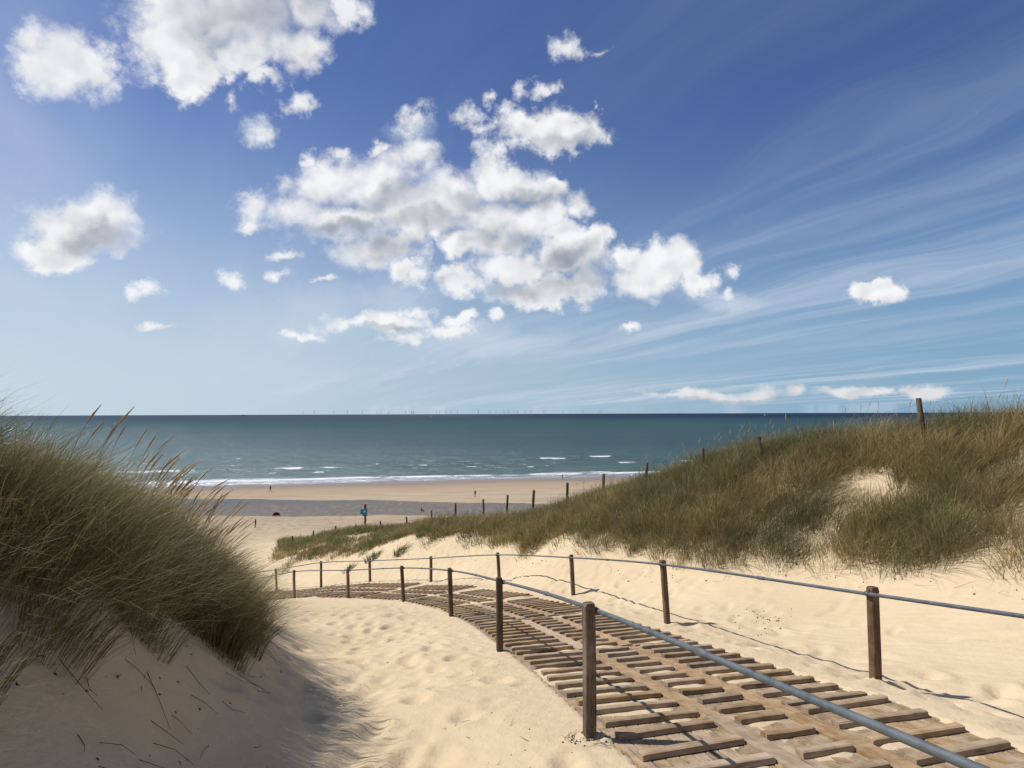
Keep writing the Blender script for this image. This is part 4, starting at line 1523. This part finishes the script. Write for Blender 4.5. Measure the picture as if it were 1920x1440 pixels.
# ------------------------------------------------------------------ people
def person(name, u, v, d, label, top, legs, pose='walk', height=1.75, rz=0.0, skin=(0.42, 0.27, 0.19), hair=(0.05, 0.035, 0.025)):
    p = at(u, v, d)
    z = ground_z(p[0], p[1])[0] if d < 205 else 0.05
    k_ = height / 1.75
    st = 0.28 if pose == 'walk' else 0.06
    V_ = {'pelvis': (0, 0, .95), 'belly': (0, 0.01, 1.12), 'chest': (0, 0.0, 1.33), 'neck': (0, .01, 1.50), 'chin': (0, .03, 1.57), 'head': (0, .03, 1.68),
          'hipl': (-.09, 0, .90), 'kneel': (-.10, st * .75, .50), 'anklel': (-.10, st * .7, .09), 'toel': (-.10, st * .7 + .16, .04),
          'hipr': (.09, 0, .90), 'kneer': (.10, -st * .2, .50), 'ankler': (.10, -st, .10), 'toer': (.10, -st + .15, .04),
          'shl': (-.18, 0, 1.42), 'elbl': (-.25, -.06 if pose == 'walk' else .02, 1.14), 'wrl': (-.24, .06, .90), 'hal': (-.24, .09, .80),
          'shr': (.18, 0, 1.42), 'elbr': (.25, .05, 1.14), 'wrr': (.24, .16, .92), 'har': (.24, .18, .82)}
    if pose == 'sit':
        V_.update({'pelvis': (0, 0, .12), 'belly': (0, .0, .30), 'chest': (0, .03, .50), 'neck': (0, .06, .67), 'chin': (0, .08, .74), 'head': (0, .08, .85),
                   'hipl': (-.09, .05, .11), 'kneel': (-.12, .42, .42), 'anklel': (-.12, .66, .09), 'toel': (-.12, .80, .04),
                   'hipr': (.09, .05, .11), 'kneer': (.12, .42, .42), 'ankler': (.12, .66, .09), 'toer': (.12, .80, .04),
                   'shl': (-.18, .03, .59), 'elbl': (-.24, .18, .40), 'wrl': (-.14, .38, .42), 'hal': (-.10, .45, .42),
                   'shr': (.18, .03, .59), 'elbr': (.24, .18, .40), 'wrr': (.14, .38, .42), 'har': (.10, .45, .42)})
    rads = {'pelvis': .145, 'belly': .135, 'chest': .155, 'neck': .06, 'chin': .075, 'head': .10, 'hipl': .10, 'hipr': .10, 'kneel': .062, 'kneer': .062,
            'anklel': .042, 'ankler': .042, 'toel': .038, 'toer': .038, 'shl': .07, 'shr': .07, 'elbl': .045, 'elbr': .045, 'wrl': .032, 'wrr': .032, 'hal': .036, 'har': .036}
    names = list(V_)
    E = [('pelvis', 'belly'), ('belly', 'chest'), ('chest', 'neck'), ('neck', 'chin'), ('chin', 'head'), ('pelvis', 'hipl'), ('hipl', 'kneel'), ('kneel', 'anklel'), ('anklel', 'toel'),
         ('pelvis', 'hipr'), ('hipr', 'kneer'), ('kneer', 'ankler'), ('ankler', 'toer'), ('chest', 'shl'), ('shl', 'elbl'), ('elbl', 'wrl'), ('wrl', 'hal'),
         ('chest', 'shr'), ('shr', 'elbr'), ('elbr', 'wrr'), ('wrr', 'har')]
    me = bpy.data.meshes.new(name)
    me.from_pydata([tuple(c * k_ for c in V_[n_]) for n_ in names], [(names.index(a), names.index(b)) for a, b in E], [])
    o = bpy.data.objects.new(name, me)
    COL.objects.link(o)
    md = o.modifiers.new('skin', 'SKIN')
    sk = me.skin_vertices[0].data
    for i, n_ in enumerate(names):
        sk[i].radius = (rads[n_] * k_, rads[n_] * k_)
        sk[i].use_root = (n_ == 'pelvis')
    o.modifiers.new('sub', 'SUBSURF').levels = 1
    dg = bpy.context.evaluated_depsgraph_get()
    m2 = bpy.data.meshes.new_from_object(o.evaluated_get(dg))
    o.modifiers.clear()
    o.data = m2
    mats = [flat(name + '_skin', skin, .6), flat(name + '_top', top, .8), flat(name + '_legs', legs, .8), flat(name + '_hair', hair, .7)]
    m2.materials.clear()
    for m_ in mats:
        m2.materials.append(m_)
    hi, lo_ = (1.52, .95) if pose != 'sit' else (.69, .16)
    for f in m2.polygons:
        c = f.center / k_
        f.use_smooth = True
        if c.z > hi:
            f.material_index = 3 if (c.z > hi + 0.20 or c.y < 0.02 + (0.05 if pose == 'sit' else 0)) else 0
        elif abs(c.x) > .2 and (c.z < .98 if pose != 'sit' else False):
            f.material_index = 0
        elif pose == 'sit':
            f.material_index = 1 if c.y < .16 else 2
        else:
            f.material_index = 1 if c.z > lo_ else 2
    o.location = (p[0], p[1], z)
    o.rotation_euler = (0, 0, rz)
    tag(o, label, 'person')
    return o


person('person', 507, 921, 163, 'person in dark clothes walking on the wet sand near the left edge, seen from afar', (0.03, 0.035, 0.05), (0.03, 0.03, 0.035), rz=R(70))
person('person', 891, 936, 151, 'tiny person standing on the sand bar behind the fence posts', (0.09, 0.055, 0.045), (0.05, 0.05, 0.07), pose='stand', rz=R(20))
person('person', 1055, 902, 194, 'tiny dark person at the edge of the surf', (0.03, 0.03, 0.045), (0.03, 0.03, 0.04), rz=R(-60))
person('person', 479, 991, 108, 'dark person on the dry beach beside the tall grass at left', (0.035, 0.03, 0.03), (0.04, 0.035, 0.035), pose='stand', rz=R(100), height=1.7)
person('person', 790, 962, 129, 'dark figure sitting on the sand at the edge of the wet flat', (0.03, 0.03, 0.04), (0.04, 0.04, 0.05), pose='sit', rz=R(-80))

# red beach tent
p = at(518, 970, 123.5)
pz = ground_z(p[0], p[1])[0]
tent = empty('beach_tent', (p[0], p[1], pz), R(15))
tag(tent, 'small low red beach tent on the dry sand by the wet flat', 'tent')
vs, fs = [], []
na, ne = 12, 5
for j in range(ne + 1):
    e = math.pi / 2 * j / ne
    for i in range(na + 1):
        a = math.pi * i / na
        vs.append((math.cos(a) * math.cos(e) * 0.75, math.sin(a) * math.cos(e) * 0.6, math.sin(e) * 0.70))
for j in range(ne):
    for i in range(na):
        fs.append((j * (na + 1) + i, j * (na + 1) + i + 1, (j + 1) * (na + 1) + i + 1, (j + 1) * (na + 1) + i))
mb = MB()
mb.add(vs, fs)
mb.build('canopy', M_REDCLOTH, tent, True)
mb = MB()
mb.box((0, -0.12, 0.02), (1.5, 1.1, 0.03))
mb.build('groundsheet', M_SHIP, tent)

# ------------------------------------------------------------------ out at sea
TURB = [568, 589, 626, 651.5, 679, 707, 714, 728.5, 760.5, 771.5, 775, 818, 824, 836, 846, 858, 897, 918, 930, 945, 954, 964, 970, 985, 994, 1020, 1056, 1092, 1125]
ORD = ['leftmost', 'second', 'third', 'fourth', 'fifth', 'sixth', 'seventh', 'eighth', 'ninth', 'tenth', 'eleventh', 'twelfth', 'thirteenth', 'fourteenth', 'fifteenth', 'sixteenth', 'seventeenth',
       'eighteenth', 'nineteenth', 'twentieth', 'twenty-first', 'twenty-second', 'twenty-third', 'twenty-fourth', 'twenty-fifth', 'twenty-sixth', 'twenty-seventh', 'twenty-eighth', 'rightmost']


def turbine_parts(rot):
    a = MB()
    a.tube([(0, 0, 0), (0, 0, 40), (0, 0, 82)], [4.2, 3.6, 2.8], 8)
    b = MB()
    b.tube([(0, 4, 84), (0, -4, 84)], 2.4, 6)
    c = MB()
    for k_ in range(3):
        an = rot + 2.0944 * k_
        d = Vector((math.sin(an), 0, math.cos(an)))
        o_ = Vector((0, -5, 84))
        c.tube([o_, o_ + d * 12, o_ + d * 46], [1.4, 2.2, 0.7], 5)
    out = []
    for n_, m_ in (('tower', a), ('nacelle', b), ('rotor', c)):
        me = m_.mesh(n_)
        me.materials.append(M_TURB)
        out.append((n_, me))
    return out


TVAR = [turbine_parts(x_) for x_ in (0.0, 0.5, 1.0, 1.5)]
trnd = random.Random(2)
for i, u in enumerate(TURB):
    d = trnd.uniform(11500, 14000)
    p = at(u, 776, d)
    t_ = empty('wind_turbine', (p[0], p[1], 0.0), R(trnd.uniform(-25, 25)))
    lab = ORD[i] if i in (0, len(TURB) - 1) else ORD[i] + ' from the left'
    tag(t_, 'tiny grey wind turbine on the sea horizon, %s of the row' % lab, 'wind turbine', 'wind turbines along the horizon')
    for n_, me in TVAR[trnd.randrange(4)]:
        link(n_, me, t_)


def ship(u, d, L, label):
    p = at(u, 776, d)
    root = empty('cargo_ship', (p[0], p[1], 0.0))
    tag(root, label, 'ship', 'ships far out on the horizon')
    mb = MB()
    hb = [(-L / 2, 0), (-L / 2 + 3, 4), (L / 2 - 12, 4), (L / 2, 0), (L / 2 - 12, -4), (-L / 2 + 3, -4)]
    vs = [(x_ * .96, y_ * .8, -1) for x_, y_ in hb] + [(x_, y_, 8) for x_, y_ in hb]
    mb.add(vs, [(0, 1, 7, 6), (1, 2, 8, 7), (2, 3, 9, 8), (3, 4, 10, 9), (4, 5, 11, 10), (5, 0, 6, 11), (6, 7, 8, 9, 10, 11), (5, 4, 3, 2, 1, 0)])
    mb.build('hull', M_SHIP, root)
    mb = MB()
    mb.box((-L * .3, 0, 14), (L * .16, 7, 12))
    mb.box((-L * .3, 0, 22.5), (L * .07, 4, 5))
    mb.build('bridge_house', M_SHIP, root)
    mb = MB()
    for k_ in range(3):
        mb.box((-L * .08 + k_ * L * .16, 0, 10.5), (L * .13, 6, 5))
    mb.build('deck_cargo', M_SHIP, root)


ship(457, 11000, 90, 'dark ship silhouette at the left end of the sea horizon')
ship(1275, 12500, 90, 'dark ship silhouette on the horizon above the right dune')


def sailboat(u, v, d, h, label):
    p = at(u, v, d)
    root = empty('sailing_boat', (p[0], p[1], 0.1), R(20))
    tag(root, label, 'sailing boat', 'white sailing boats out at sea')
    L = h * 0.75
    mb = MB()
    hb = [(-L / 2, .15 * L), (0, .17 * L), (L / 2, 0), (0, -.17 * L), (-L / 2, -.15 * L)]
    vs = [(x_ * .9, y_ * .6, -.3) for x_, y_ in hb] + [(x_, y_, .09 * L) for x_, y_ in hb]
    mb.add(vs, [(i, (i + 1) % 5, 5 + (i + 1) % 5, 5 + i) for i in range(5)] + [(5, 6, 7, 8, 9), (4, 3, 2, 1, 0)])
    mb.build('hull', M_WHITE, root)
    mb = MB()
    mb.tube([(0.05 * L, 0, .09 * L), (0.05 * L, 0, h)], 0.012 * h, 6)
    mb.build('mast', M_SHIP, root)
    for nm, tri in (('mainsail', [(0.02 * L, 0, .18 * L), (-.48 * L, .06 * L, .18 * L), (0.02 * L, 0, h * .97)]), ('jib', [(.48 * L, 0, .12 * L), (0.08 * L, .06 * L, .16 * L), (0.07 * L, 0, h * .85)])):
        a_, b_, c_ = [Vector(q_) for q_ in tri]
        mid = (a_ + b_ + c_) / 3 + Vector((0, .07 * L, 0))
        mb = MB()
        vs = [a_, b_, c_, mid]
        vs2 = [q_ + Vector((0, .02, 0)) for q_ in vs]
        mb.add(vs + vs2, [(0, 1, 3), (1, 2, 3), (2, 0, 3), (5, 4, 7), (6, 5, 7), (4, 6, 7), (0, 4, 5, 1), (1, 5, 6, 2), (2, 6, 4, 0)])
        mb.build(nm, M_WHITE, root)


sailboat(808, 781.5, 3900, 15, 'tiny white sailing boat left of the middle, just under the horizon')
sailboat(1434, 781.0, 4600, 24, 'white sailing boat far out above the tall dune grass at right')
